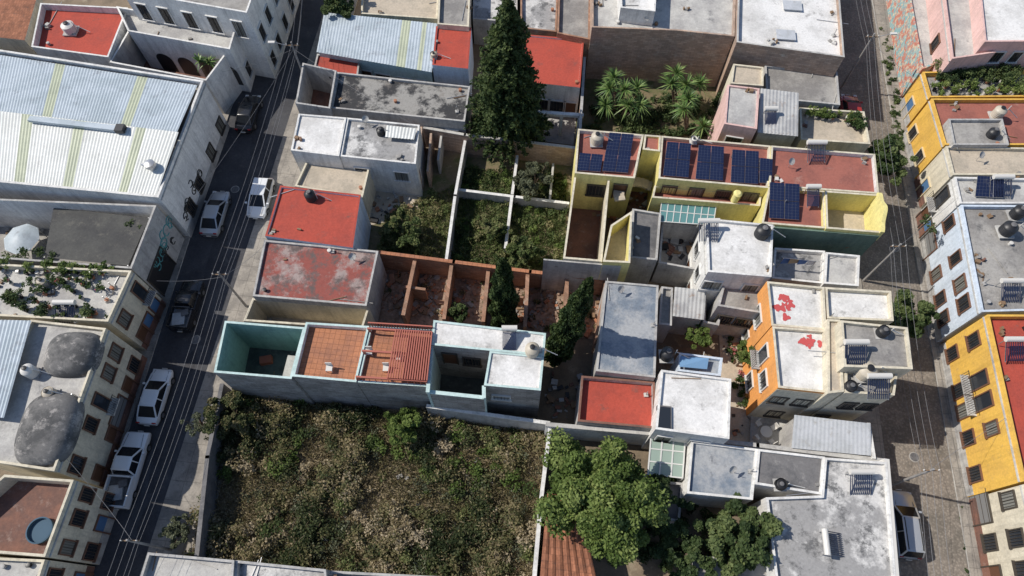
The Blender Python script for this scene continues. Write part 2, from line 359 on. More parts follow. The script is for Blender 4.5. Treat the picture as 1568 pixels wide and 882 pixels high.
def conifer(name,px,py,h,r,m,levels=60):
    x,y=W(px,py,0); e=emp(name,(x,y,0)); C=[];S=[];T=[]; segs=[((0,0,0),(0,0,h*.97),.28,.03)]
    for i in range(levels):
        f=(i+.5)/levels; z=h*(.06+.94*f); R=r*min(1,(1-f)**.62*1.12)
        nb=int(8+11*(1-f))
        for b in range(nb):
            az=random.uniform(0,6.28); L=R*random.uniform(.65,1.12)*(1+.1*math.sin(3*az+z)); el=.28-.1*f; tt=random.uniform(.15,.8)
            k=int(30*L/1.5)+12; s=rng.random(k)**.55
            pts=np.stack([np.cos(az)*L*s,np.sin(az)*L*s,z+L*(el*s-.28*s*s)],1)+rng.normal(0,.14,(k,3))*(1.1-s*.4)[:,None]
            C.append(pts); T.append(np.full(k,tt)+rng.normal(0,.1,k)+.15*s); S.append(rng.uniform(.05,.12,k))
            if b%3==0: segs.append(((0,0,z),(math.cos(az)*L*.8,math.sin(az)*L*.8,z+L*.05),.04,.01))
    leafobj('foliage',np.concatenate(C),np.concatenate(S),np.concatenate(T),m,e,1.9,.2); limbs('trunk',segs,e)
def cypress(name,px,py,h,r,m,n=17000,lean=(0,0)):
    x,y=W(px,py,0); e=emp(name,(x,y,0)); f=rng.random(n); z=.4+(h-.4)*f
    R=r*np.minimum(1,(1-f)**.5*1.35)*np.minimum(1,(f+.1)*5); az=rng.random(n)*6.28
    lump=1+.16*np.sin(3*az+z*1.4)+.16*np.sin(5*az-z*2.3)
    rr=R*lump*(rng.random(n)**.35)
    C=np.stack([np.cos(az)*rr+lean[0]*f,np.sin(az)*rr+lean[1]*f,z+rng.normal(0,.08,n)],1)
    T=.4+.28*np.sin(3*az+z*1.4)+rng.normal(0,.12,n)
    leafobj('foliage',C,rng.uniform(.05,.1,n),T,m,e,2.2,.1,blade=True); limbs('trunk',[((0,0,0),(lean[0],lean[1],h*.95),.15,.02)],e)
def shrubmass(name,items,m,dens=260,size=.085,asp=1.5,twigs=0):
    C=[];T=[];S=[]
    for x,y,z,r,h,t in items:
        k=int(dens*r*r)+30; nc=max(3,int(4+5*r)); cl=ball(nc,.2)*np.array([r*.75,r*.75,h*.38])+np.array([x,y,z+h*.5]); ct=rng.normal(t,.15,nc)
        idx=rng.integers(0,nc,k); pts=cl[idx]+ball(k,.15)*r*.45*np.array([1,1,.9]); 
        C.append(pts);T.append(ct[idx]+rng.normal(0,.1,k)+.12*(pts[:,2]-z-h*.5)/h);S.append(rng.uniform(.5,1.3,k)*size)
    C=np.concatenate(C);T=np.concatenate(T);S=np.concatenate(S);C[:,2]=np.maximum(C[:,2],.03)
    leafobj(name,C,S,T,m,None,asp)
    if twigs:
        C=[]
        for x,y,z,r,h,t in items:
            k=int(twigs*r)+2; b=ball(k,.3); C.append(b*np.array([r*1.0,r*1.0,h*.35])+np.array([x,y,z+h*.72]))
        C=np.concatenate(C); n=len(C); leafobj('bare_twigs',C,rng.uniform(.012,.02,n),rng.uniform(.8,1,n),m,None,18,blade=True)
def rosette(g,m,c,n,L,w,droop=.5):
    for i in range(n):
        az=random.uniform(0,6.28); el=random.uniform(-.1,1.4); d=Vector((math.cos(az)*math.cos(el),math.sin(az)*math.cos(el),math.sin(el)))
        s=Vector((-math.sin(az),math.cos(az),0)); l=L*random.uniform(.7,1.1); p0=Vector(c); ps=[]
        for k in range(5):
            f=k/4; p=p0+d*l*f+Vector((0,0,-droop*l*f*f)); ww=w*(.5+1.2*f if f<.4 else 1.0*(1-f)*1.65)/2; ps+= [p-s*ww,p+s*ww]
        g.add('fronds',random.choice(m),ps,[(2*k,2*k+1,2*k+3,2*k+2) for k in range(4)])
def palm(name,px,py,heads,m,L=1.5,z=3.0,n=70,w=.12,base=0):
    x,y=W(px,py,z); g=G(name,(x,y,base))
    for dx,dy,zz in heads:
        g.beam('trunk',bark,(x+dx*.3,y+dy*.3,base),(x+dx,y+dy,zz),.24,n=7); rosette(g,m,(x+dx,y+dy,zz),n,L,w,.35)
    g.finish()
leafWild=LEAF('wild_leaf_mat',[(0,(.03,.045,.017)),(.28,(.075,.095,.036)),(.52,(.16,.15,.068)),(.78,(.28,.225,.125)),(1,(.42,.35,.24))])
leafBright=LEAF('bright_leaf_mat',[(0,(.065,.105,.022)),(.5,(.15,.21,.055)),(1,(.26,.31,.1))])
leafGard=LEAF('garden_leaf_mat',[(0,(.04,.065,.02)),(.4,(.1,.14,.045)),(.75,(.19,.2,.08)),(1,(.3,.27,.14))])
leafPine=LEAF('pine_needle_mat',[(0,(.018,.034,.014)),(.5,(.048,.078,.026)),(1,(.11,.145,.05))])
leafDark=LEAF('dark_leaf_mat',[(0,(.022,.042,.014)),(.5,(.065,.1,.034)),(1,(.16,.2,.075))])
leafPale=LEAF('pale_leaf_mat',[(0,(.09,.1,.06)),(.5,(.17,.19,.115)),(1,(.28,.29,.21))])
palmM=[P('palm_leaf_mat',(.1,.18,.045),.45,0,.4),P('palm_leaf_dark_mat',(.045,.09,.025),.5,0,.4),P('palm_leaf_light_mat',(.18,.25,.08),.45,0,.4)]
bougM=LEAF('flower_leaf_mat',[(0,(.03,.06,.018)),(.84,(.1,.15,.045)),(.92,(.45,.13,.09)),(1,(.5,.2,.25))])
# ---------------- ground, streets
def line(p,q,y): t=(y-p[1])/(q[1]-p[1]); return (p[0]+(q[0]-p[0])*t,y)
sheet('ground',[(-900,-900),(900,-900),(900,1500),(-900,1500)],0,soil,px=False)
def street(LA,LB,RA,RB,LF,RF,m):
    y0,y1=-420,1250
    la,lb=[W(*line(LA,LB,y)) for y in(y0,y1)]; ra,rb=[W(*line(RA,RB,y)) for y in(y0,y1)]
    sheet('road',[la,ra,rb,lb],.012,m,px=False)
    lf,lg=[W(*line(LF[0],LF[1],y)) for y in(y0,y1)]; rf,rg=[W(*line(RF[0],RF[1],y)) for y in(y0,y1)]
    for nm,q in(('pavement',[lf,la,lb,lg]),('pavement',[ra,rf,rg,rb])):
        g=G(nm,(q[0][0],q[0][1],0)); CNT[0]+=1; pz=.13+.004*(CNT[0]%3)
        if area(q)<0:q=q[::-1]
        g.add('paving',side,[(x,y,pz) for x,y in q],[(0,1,2,3)]); g.add('kerb',concL,[(x,y,0) for x,y in q]+[(x,y,pz) for x,y in q],[(i,(i+1)%4,4+(i+1)%4,4+i) for i in range(4)]); g.finish()
    d=Vector(la)-Vector(lb); return math.atan2(d.y,d.x)
angL=street((355,165),(172,740),(470,100),(215,882),((300,165),(90,740)),((520,100),(300,882)),asph)
angR=street((1265,40),(1376,860),(1338,20),(1464,760),((1225,40),(1300,860)),((1385,20),(1560,760)),cobb)
for i,(px,py,w_,l_) in enumerate([(395,210,1.2,5),(330,400,1.6,7),(290,560,.8,3),(250,690,1.4,6),(420,120,1,4),(225,800,1.1,3)]):
    x,y=W(px,py,0); g=G('asphalt_patch',(x,y,0)); k=11
    g.add('asphalt_patch',asph2,[(x+(math.cos(angL)*l_*.5*math.cos(t*6.283/k)-math.sin(angL)*w_*.5*math.sin(t*6.283/k))*random.uniform(.85,1.15),y+(math.sin(angL)*l_*.5*math.cos(t*6.283/k)+math.cos(angL)*w_*.5*math.sin(t*6.283/k))*random.uniform(.85,1.15),.016+.001*i) for t in range(k)],[tuple(range(k))]); g.finish()
for px,py in((360,290),(300,520),(1400,700),(1370,380)):
    x,y=W(px,py,0); g=G('manhole_cover',(x,y,.02)); g.lathe('cover',concD,(x,y,.014),[(.33,0),(.32,.012)],18); g.lathe('ring',conc,(x,y,.014),[(.4,0),(.39,.006)],18); g.finish()
# ---------------- LEFT BLOCK
B('tiled_roof_house',[([(-160,-60),(58,-8),(38,62),(-160,40)],5,tile,0)],stC)
B('red_terrace_house',[([(62,5),(196,12),(166,88),(48,72)],5,redr,.7)],stW,6,sf=2)
g=B('colonial_house',[([(200,-130),(432,-130),(378,20),(186,-14)],8.2,conc,.6),([(178,10),(362,42),(352,76),(196,48)],5.6,concL,.8),([(196,48),(352,76),(316,124),(168,96)],4.6,brownr,3.6,stG)],stW,5,fin=False)
q=WW([(200,-130),(432,-130),(378,20),(186,-14)],8.2); openings(g,q[2],q[3],[(t,5.2,1.0,1.8,'win') for t in(.12,.32,.52,.72,.9)],stW); openings(g,q[1],q[2],[(t,z,1,1.6,'win') for t in(.35,.55,.75,.92) for z in(.9,4.2)],frW)
q=WW([(178,10),(362,42),(352,76),(196,48)],5.6)
for u in(.12,.34,.56,.78):
    a=Vector(q[2]).lerp(Vector(q[3]),u); n=16; r=.85; z0=2.5; dd=(Vector(q[3])-Vector(q[2])).normalized(); 
    vs=[(a.x+dd.x*s,a.y+dd.y*s-.03,z) for s,z in [(-r,.9),(r,.9)]+[(r*math.cos(k*math.pi/n),z0+r*math.sin(k*math.pi/n)) for k in range(n+1)]]
    g.add('arched_openings',blackp,vs,[tuple(range(len(vs)))])
openings(g,q[1],q[2],[(.5,1,1,1.5,'win')],frW); g.finish()
# warehouse
g=G('warehouse',(*W(150,190,6),0)); 
qo=WW([(-160,52),(312,124),(243,303),(-160,264)],6.2)
prism(g,qo,6.2,stW,conc,.9,.2)
a=W(-150,58,6.3)+(6.0,);b=W(300,127,6.3)+(6.0,);c=W(270,205,7)+(7.0,);d=W(-160,160,7)+(7.0,)
st=lambda *rs:(lambda u:1 if any(lo<u<hi for lo,hi in rs) else 0)
corr(g,[a,b,c,d],[metB,fiber],st((.52,.555),(.8,.835)),amp=.035)
e=W(238,297,6.3)+(6.1,);f=W(-160,262,6.3)+(6.1,)
c2=W(274,203,7.3)+(7.35,);d2=W(-160,152,7.3)+(7.35,)
corr(g,[d2,c2,e,f],[metW,fiber],st((.455,.49),(.64,.675),(.85,.885)),amp=.03)
p0=Vector(W(45,182,7.5)+(7.5,));p1=Vector(W(178,197,7.5)+(7.5,)); g.beam('ridge_vent',metB,p0,p1,.5,.25); g.beam('ridge_vent',blackp,p1,p1+Vector((.7,-.05,.05)),.7,.4)
p=W(232,255,6.8); g.lathe('turbine_vent',steel,(p[0],p[1],6.4),[(.3,0),(.3,.4),(.45,.55),(.4,.85),(.1,.95)]); g.beam('turbine_vent',steel,(p[0]-.9,p[1]+.3,6.7),(p[0],p[1],6.8),.25,n=8)
facade(g,qo,6.2,4,1,['garage','win','win'],frD,1)
def graffiti(g,a,b,items):
    a=Vector(a);b=Vector(b);d=(b-a);L=d.length;d.normalize();n=Vector((-d.y,d.x))
    for t,z,s,m in items:
        for k in range(7):
            cx=t*L+random.uniform(-s,s); cz=z+random.uniform(-.4,.4)*s; r=random.uniform(.15,.4)*s; a0=random.uniform(0,6.28); pp=None
            for j in range(9):
                th=a0+j*.6; P3=a+d*(cx+r*math.cos(th))+n*.03; P3=Vector((P3.x,P3.y,cz+r*math.sin(th)))
                if pp: g.beam('graffiti',m,pp,P3,.06,.06)
                pp=P3
teal=P('teal_spray_mat',(.1,.33,.33),.6); black=P('black_spray_mat',(.03,.03,.03),.6)
graffiti(g,qo[1],qo[2],[(.62,2.4,1.2,black),(.85,2,1.1,black)]); g.finish()
g=B('yard_building',[([(-160,298),(240,315),(202,412),(-160,384)],5.4,conc,4.4,stW)],stG,12,fin=False)
qy=WW([(-160,298),(240,315),(202,412),(-160,384)],5.4)
graffiti(g,qy[1],qy[2],[(.2,3,1.3,teal),(.5,2.6,1.2,teal),(.35,2,1,black)]); openings(g,qy[1],qy[2],[(.7,0.1,3.0,3.0,'open')],frD)
q=WW([(82,318),(228,334),(196,407),(68,394)],4.6); g.add('shade_net',netm,[(x,y,4.6) for x,y in q[::-1]],[(0,1,2,3)])
for p in q: g.beam('net_posts',steel,(p[0],p[1],1),(p[0],p[1],4.65),.08)
g.finish()
g=G('canopy_tent',(*W(26,360,3.2),0)); p=W(26,360,3.2); g.lathe('canvas',metB,(p[0],p[1],2.6),[(1.5,0),(.9,.3),(.1,.5)],8)
for i in range(8): g.beam('poles',steel,(p[0]+1.4*math.cos(i*.785),p[1]+1.4*math.sin(i*.785),0.9),(p[0]+1.4*math.cos(i*.785),p[1]+1.4*math.sin(i*.785),2.65),.05)
g.finish()
def potplants(name,pts,z,n,spread=.8,m=leafDark,sz=.35):
    items=[];g=G('flower_pots',(*W(pts[0][0],pts[0][1],z),z))
    for i in range(n):
        a=random.randrange(len(pts)-1) if len(pts)>1 else 0; t=random.random()
        A=pts[a];Bp=pts[min(a+1,len(pts)-1)]; x,y=W(A[0]+(Bp[0]-A[0])*t,A[1]+(Bp[1]-A[1])*t,z); x+=random.uniform(-spread,spread);y+=random.uniform(-spread,spread)
        r=sz*random.uniform(.5,1.4); items.append((x,y,z+.25,r,r*1.5,random.uniform(.1,.9)))
        g.lathe('pot',random.choice([pots,whitep,concL,blackp]),(x,y,z),[(.12,0),(.17,.32),(.13,.32)],9)
    g.finish()
    shrubmass(name,items,m,dens=700,size=.05)
B('roof_garden_house',[([(-160,396),(202,415),(166,493),(-160,476)],5.9,concL,.7)],stC,36,fac=(3,2,None,frR,1))
potplants('terrace_plants',[(0,408),(185,422)],5.3,32,.4,leafBright,.38); potplants('terrace_plants',[(10,455),(90,480),(160,485)],5.3,30,.7,leafDark,.36); potplants('terrace_plants',[(10,430),(160,445)],5.3,22,.9,bougM,.36)
g=B('vaulted_house',[([(48,490),(163,503),(84,722),(-60,700)],6.3,concL,.35)],stC,8,fac=(5,2,['door','win','win','garage'],frR,1),fin=False)
for (px,py,rx,ry) in((110,541,1.75,1.55),(72,655,1.8,2.3)):
    x,y=W(px,py,6.4); g.lathe('vault',vaultm,(x,y,5.9),[(1.12,0),(1.1,.35),(1.0,.7),(.8,1.0),(.5,1.2),(.1,1.27)],36,rx,ry,3)
q=WW([(-160,486),(48,491),(6,640),(-160,620)],6.8); corr(g,[(x,y,6.8) for x,y in (q[0],q[1],q[2],q[3])],[metB],lambda u:0); g.finish()
B('red_patio_house',[([(8,727),(114,735),(70,853),(-120,838)],6.2,brownr,1.4)],stC,3,fac=(3,2,None,frR,1))
g=G('round_basin',(*W(60,812,5.2),4.8)); x,y=W(60,812,5.2); g.lathe('basin',basinm,(x,y,4.82),[(.8,0),(.85,.4),(.76,.42),(.74,.2)],24); g.finish()
B('old_flat_roof_house',[([(-120,848),(70,857),(30,980),(-120,970)],5.7,concL,.5)],stC,24,fac=(3,2,None,frR,1))
# ---------------- CENTRE BLOCK, north
B('tan_patio_house',[([(556,-90),(674,-60),(670,30),(553,22)],4,tanf,.5),([(674,-60),(722,-60),(718,42),(670,38)],5,conc,.4)],stC,8)
B('small_flat_roof_house',[([(797,-60),(856,-50),(852,50),(797,44)],4.1,whdirty,.4),([(857,-60),(905,-60),(903,62),(853,52)],4.8,conc,.4)],brick,8)
B('back_roof_house',[([(726,-90),(793,-85),(792,36),(724,30)],3.2,whdirty,.3)],stG,6)
B('concrete_patio_house',[([(545,-300),(720,-300),(722,-95),(555,-98)],5,conc,.4),([(790,-300),(1000,-300),(1000,-120),(800,-120)],5,redr,.4)],stW,3)
g=B('metal_roof_house',[([(497,23),(668,39),(660,107),(487,77)],4.0,concD,0)],stT,0,fin=False)
q=WW([(497,21),(670,38),(661,109),(484,78)],4.35); corr(g,[(q[0][0],q[0][1],4.5),(q[1][0],q[1][1],4.5),(q[2][0],q[2][1],4.2),(q[3][0],q[3][1],4.2)],[metB,fiber],st((.68,.76),(.86,.9)),amp=.03)
qq=WW([(497,23),(668,39),(660,107),(487,77)],4.0); openings(g,qq[2],qq[3],[(.1,.2,1,2.2,'door'),(.25,1,1.4,1.3,'win'),(.45,1,1.4,1.3,'win'),(.6,.2,1,2.2,'door')]); g.finish()
B('small_red_roof_shed',[([(486,84),(552,89),(548,122),(480,110)],3.2,redr,.15)],stG,3)
B('red_roof_house',[([(668,42),(722,44),(717,107),(662,101)],4.5,redr,.15)],stB,4,cap=redr)
g=B('red_roof_house',[([(800,54),(894,62),(888,136),(806,127)],4.2,redr,.15)],stW,4,fin=False,cap=redr)
q=WW([(800,54),(894,62),(888,136),(806,127)],4.2); openings(g,q[2],q[3],[(.15,.1,1.1,2.2,'door'),(.4,.9,1.5,1.4,'win'),(.7,.9,1.5,1.4,'win')])
for u in(0,.33,.66,1):
    p=lerp2(q,u,1); g.beam('porch_columns',stW,(p.x,p.y-2.2,0),(p.x,p.y-2.2,2.8),.3)
p=lerp2(q,.5,1); g.box('porch_beam',stW,(p.x,p.y-2.2,2.95),(5.6,.35,.3),-.08); g.finish()
sheet('patio_floor',[(822,140),(886,146),(878,222),(812,214)],.03,concL)
B('stained_roof_house',[([(517,112),(720,134),(712,188),(507,167)],3.7,puddle,.25)],stG,10,sf=3)
B('roofless_court',[([(464,98),(516,110),(506,168),(453,160)],4.1,brownr,3.3)],stG,5)
B('white_roof_house',[([(532,182),(643,193),(637,253),(521,241)],4.7,whdirty,.25),([(458,176),(531,182),(520,241),(446,232)],4.8,whr,.15)],stW,11,sf=2)
g=G('sheet_metal_panel',(*W(614,203,5.1),5)); q=WW([(592,192),(638,197),(634,214),(590,210)],5.1); corr(g,[(x,y,5.1) for x,y in q],[metW],lambda u:0); g.finish()
B('tan_flat_roof_house',[([(474,240),(568,252),(556,304),(452,287)],3.3,tanf,.3)],stC,3)
B('red_roof_corner_house',[([(430,286),(553,300),(541,381),(407,363)],4.6,redr,.18)],stB,6,cap=redr)
B('worn_roof_house',[([(406,369),(580,386),(562,470),(388,455)],4.3,redw,.22)],stG,12)
B('front_court_house',[([(388,458),(566,473),(556,505),(374,493)],3.6,tanf,3.2)],stC,10)
# gardens
sheet('garden_ground',[(560,262),(705,235),(700,420),(560,400)],.03,grassm)
sheet('garden_ground',[(706,240),(885,250),(878,440),(690,420)],.035,grassm)
sheet('garden_ground',[(890,100),(1120,110),(1110,225),(880,210)],.04,grassm)
sheet('patio_floor',[(572,290),(650,268),(640,330),(566,345)],.05,tanf)
wall('brick_wall',[(650,196),(712,207),(882,227)],2.6,brickg,.22,concL)
wall('garden_wall',[(713,212),(697,300),(683,402)],1.9,stG,.2,stW)
wall('garden_wall',[(792,240),(784,300),(774,380)],1.2,stG,.2,stW)
wall('garden_wall',[(700,291),(788,302),(870,312)],1.2,stG,.2,stW)
wall('garden_wall',[(847,252),(842,305)],1.2,stG,.2)
wall('garden_wall',[(645,196),(640,262)],3.0,brickg,.2)
wall('garden_wall',[(660,206),(655,262)],2.4,brickg,.2)
wall('garden_wall',[(676,206),(671,245)],2.0,stG,.2)
wall('compound_wall',[(895,90),(888,200)],3.2,brickg,.2,concL)
# ruin row
sheet('ruin_floor',[(570,392),(940,430),(925,520),(560,500)],.06,rubble)
wall('brick_wall',[(578,387),(695,402),(812,417),(932,430)],2.7,brick,.25,terra)
for a,b,h in(((577,390),(563,472),2.7),((636,398),(618,482),2.3),((692,404),(680,488),2.3),((748,412),(740,492),2.1),((808,418),(804,500),2.4),((868,427),(866,508),2.4),((928,432),(914,520),2.7)):
    wall('brick_partition_wall',[a,b],h,brick,.25,brick)
wall('brick_partition_wall',[(622,440),(650,444)],2.0,brick,.22); wall('brick_partition_wall',[(750,450),(800,456)],1.6,brick,.2)
def junk(name,quad,n,ms,sz=(.1,.5),z=.06):
    q=WW(quad,0); g=G(name,(q[0][0],q[0][1],0))
    for i in range(n):
        p=lerp2(q,random.random(),random.random()); s=random.uniform(*sz)*random.choice([.5,.7,1]); g.box('pieces',random.choice(ms),(p.x,p.y,z+s*.3),(s,s*random.uniform(.3,2.2),s*.6),random.uniform(0,3))
    g.finish()
junk('rubble_pile',[(580,400),(925,435),(915,515),(565,475)],650,[brick,rubble,conc,terra,wood],(.1,.45))
junk('yard_clutter',[(572,292),(640,275),(632,330),(565,342)],50,[concL,wood,blackp,conc,steel,pots],(.15,.5))
junk('yard_clutter',[(1013,345),(1074,350),(1068,412),(1008,402)],60,[conc,wood,blackp,brownr,steel,metG],(.2,.7),.7)
junk('yard_clutter',[(1105,495),(1170,505),(1180,690),(1120,685)],60,[conc,wood,blackp,conc,pots,brownr],(.12,.4))
junk('yard_clutter',[(835,565),(888,575),(884,645),(835,640)],40,[concD,wood,blackp,brownr,metG],(.15,.5))
junk('yard_clutter',[(940,275),(1000,280),(990,340),(935,335)],40,[conc,wood,blackp,concL,pots],(.12,.4))
junk('stone_rubble',[(345,600),(830,660),(815,880),(290,870)],200,[conc,rubble,conc,wood],(.1,.3),.0)
# ---------------- teal house
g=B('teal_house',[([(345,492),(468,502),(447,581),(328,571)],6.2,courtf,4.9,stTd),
 ([(469,494),(566,500),(546,586),(448,577)],6.3,terra,.5,stW),
 ([(567,500),(664,506),(655,593),(547,586)],6.2,terra,.3,stW),
 ([(664,491),(836,511),(833,546),(660,529)],6.7,whr,.12,stW),
 ([(750,538),(833,546),(828,599),(741,591)],6.65,whr,.12,stW)],block,0,fin=False,cap=stT)
q=WW([(567,500),(664,506),(655,593),(547,586)],6.2)
for k in range(17):
    u=.45+.55*k/16; a=lerp2(q,u,.1); b=lerp2(q,u,.95); g.beam('pergola_slats',redbeam,(a.x,a.y,7.0),(b.x,b.y,7.0),.09,.14)
for v in(.1,.5,.95):
    a=lerp2(q,.0,v); b=lerp2(q,1,v); g.beam('pergola_beams',redbeam,(a.x,a.y,6.85),(b.x,b.y,6.85),.13,.16)
    for u in(0.02,.5,.98): c=lerp2(q,u,v); g.beam('pergola_posts',redbeam,(c.x,c.y,5.9),(c.x,c.y,6.9),.14)
for k in range(24):
    a=lerp2(q,k/23,.01); g.beam('railing',redbeam,(a.x,a.y,6.2),(a.x,a.y,7.0),.05)
a=lerp2(q,0,.01);b=lerp2(q,1,.01); g.beam('railing',redbeam,(a.x,a.y,7.02),(b.x,b.y,7.02),.09)
for k in range(12):
    a=lerp2(q,k/11,.97); g.beam('railing',redbeam,(a.x,a.y,6.2),(a.x,a.y,6.75),.04)
for pts,h in(([(661,530),(655,600)],6.6),([(655,600),(741,609)],6.2),([(741,592),(741,609)],6.4)):
    a,b=[Vector(W(p[0],p[1],h)) for p in pts]; c=(a+b)/2; d=b-a; g.box('court_walls',block if pts[0][1]>598 else stT,(c.x,c.y,h/2),(d.length,.18,h),math.atan2(d.y,d.x)); g.box('court_coping',stT,(c.x,c.y,h+.04),(d.length+.1,.26,.08),math.atan2(d.y,d.x))
a=W(705,560,3.2); g.box('mezzanine',concD,(a[0]-1.0,a[1]+1.2,2.9),(4.2,1.4,.2),-.1)
for k in range(10): g.box('mezzanine_rail',frW,(a[0]-3+.45*k,a[1]+.55-.045*k,3.4),(.05,.05,.9),0)
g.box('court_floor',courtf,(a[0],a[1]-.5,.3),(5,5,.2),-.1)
q3=WW([(664,491),(836,511),(833,546),(660,529)],6.7); openings(g,Vector(q3[2]).lerp(Vector(q3[3]),.5),q3[3],[(.3,3.6,1.2,1.4,'win'),(.7,3.4,1,2.1,'door')],frD)
q1=WW([(345,492),(468,502),(447,581),(328,571)],6.2)
p=lerp2(q1,.84,.6); g.box('lean_to',stT,(p.x,p.y,2.5),(1.3,1.8,2.4),-.1); g.box('lean_to_roof',concL,(p.x,p.y,3.75),(1.5,2.0,.12),-.1)
p=lerp2(q1,.3,.3); g.box('patio_box',redbeam,(p.x,p.y,1.6),(.9,.6,.6),.2)
clutter(g,q1,1.35,12)
qf=WW([(750,538),(833,546),(828,599),(741,591)],6.65); openings(g,qf[2],qf[3],[(.7,4.2,1.2,.7,'win')])
g.finish()
for i,(px,py) in enumerate([(566,540),(592,565),(612,548),(505,565)]):
    x,y=W(px,py,6.1); gg=G('garden_chair',(x,y,5.92))
    gg.box('seat',whitep,(x,y,6.3),(.45,.45,.05)); gg.box('backrest',whitep,(x,y+.22,6.55),(.45,.05,.45))
    for sx in(-.2,.2):
        for sy in(-.2,.2): gg.beam('legs',whitep,(x+sx,y+sy,5.92),(x+sx,y+sy,6.3),.04)
    gg.finish()
def heater(px,py,z,rz=0,L=1.6):
    x,y=W(px,py,z+.5); g=G('solar_water_heater',(x,y,z),rz,local=True)
    g.beam('tank',whitep,(-L/2,.6,.95),(L/2,.6,.95),.4,n=12)
    for k in range(12): g.beam('vacuum_tubes',cell,(-L/2+.1+k*(L-.2)/11,.55,.85),(-L/2+.1+k*(L-.2)/11,-.75,.15),.06,n=6)
    for sx in(-L/2+.1,L/2-.1): g.beam('frame',steel,(sx,.6,0),(sx,.6,.9),.05); g.beam('frame',steel,(sx,-.8,.05),(sx,.6,.85),.05)
    g.finish()
def tank(px,py,z,col='white',r=.5,h=1.15):
    x,y=W(px,py,z+h*.5); m={'white':whitep,'black':blackp,'cream':creamp}[col]; g=G('water_tank',(x,y,z))
    g.box('plinth',concL,(x,y,z+.06),(r*2.1,r*2.1,.12)); pr=[(r*.96,.12)]
    for k in range(5): pr+= [(r,.15+k*h*.14),(r*.93,.2+k*h*.14),(r,.25+k*h*.14)]
    pr+=[(r*.97,h*.8),(r*.6,h*.93),(r*.34,h*.97),(r*.34,h)]
    g.lathe('tank',m,(x,y,z),pr,20); g.lathe('lid',blackp if col!='black' else concD,(x,y,z+h),[(r*.38,0),(r*.38,.08),(r*.1,.12)],14)
    g.beam('pipe',whitep,(x+r+.05,y,z),(x+r+.05,y,z+h+.25),.05); g.beam('pipe',whitep,(x+r+.05,y,z+h*.9),(x+r+1.3,y-.2,z+.1),.05); g.finish()
for t in [(815,536,6.55,'cream'),(475,300,4.45,'black',.45),(583,202,4.5,'black',.35,.8),(914,212,5.9,'cream',.5),(1022,542,4.4,'black'),(1168,355,6.8,'black',.55),(1327,568,7.4,'cream',.65,1.2),(1352,508,8.3,'black',.4,.8),(1302,592,7.4,'black',.4,.7),(45,568,6.0,'white',.45),(76,602,6.0,'cream',.4,.9),(1545,350,6,'black',.55),(1530,172,5,'cream',.5),(1520,205,5,'black',.45),(664,85,4.4,'cream',.3,.6),(105,42,4.4,'white',.6,1.0),(1195,742,4.2,'black',.4,.5),(66,432,5.3,'cream',.4,.8),(1062,215,6,'white',.28,.5),(1560,325,6,'black',.5)]: tank(*t)
for t in [(780,518,6.6,0,1.1),(1085,353,6.9),(1310,540,8.3),(1345,592,7.5),(1318,738,4.2),(1275,832,4.2,1.5),(1250,232,6),(1535,285,5.9),(1548,445,5.8),(1245,300,6,0,1.1),(1555,535,6.1),(100,478,5.3),(1180,180,5.8,0,1.1)]: heater(*t)
def dish(px,py,z):
    x,y=W(px,py,z+.5); g=G('satellite_dish',(x,y,z)); g.beam('mast',steel,(x,y,z),(x,y,z+.7),.05,n=6)
    d=Vector((.3,-.6,.75)).normalized(); a=d.cross(Vector((0,0,1))).normalized(); b=a.cross(d); c=Vector((x,y,z+.75)); vs=[c];fs=[]
    for r,o in((.16,.02),(.3,.08)):
        for i in range(14): t=i*6.283/14; vs.append(c+(a*math.cos(t)+b*math.sin(t))*r+d*o)
    for i in range(14): fs+=[(0,1+i,1+(i+1)%14),(1+i,15+i,15+(i+1)%14,1+(i+1)%14)]
    g.add('dish',concL,vs,fs,True); g.beam('feed_arm',steel,c-b*.25+d*.05,c+d*.35,.03); g.finish()
for t in((560,185,4.6),(950,445,4.6),(1210,250,5.9),(1120,720,4),(540,395,4.2),(1500,240,5),(990,30,6.2)): dish(*t)
def laundry(pts,z,n):
    a=Vector(W(*pts[0],z)+(z,)); b=Vector(W(*pts[1],z)+(z,)); g=G('clothes_line',a)
    g.beam('post',steel,a-Vector((0,0,1.8)),a,.05); g.beam('post',steel,b-Vector((0,0,1.8)),b,.05); g.beam('line',steel,a,b,.02)
    d=(b-a).normalized()
    for i in range(n):
        p=a.lerp(b,(i+.5)/n); w=random.uniform(.2,.4); h=random.uniform(.5,1); o=Vector((-d.y,d.x,0))*.08
        g.add('clothes',random.choice(cloth),[p-d*w,p+d*w,p+d*w+o-Vector((0,0,h)),p-d*w-o-Vector((0,0,h*.95))],[(0,1,2,3)])
    g.finish()
laundry([(1200,395),(1250,400)],6,4); laundry([(420,470),(540,482)],2.4,6)
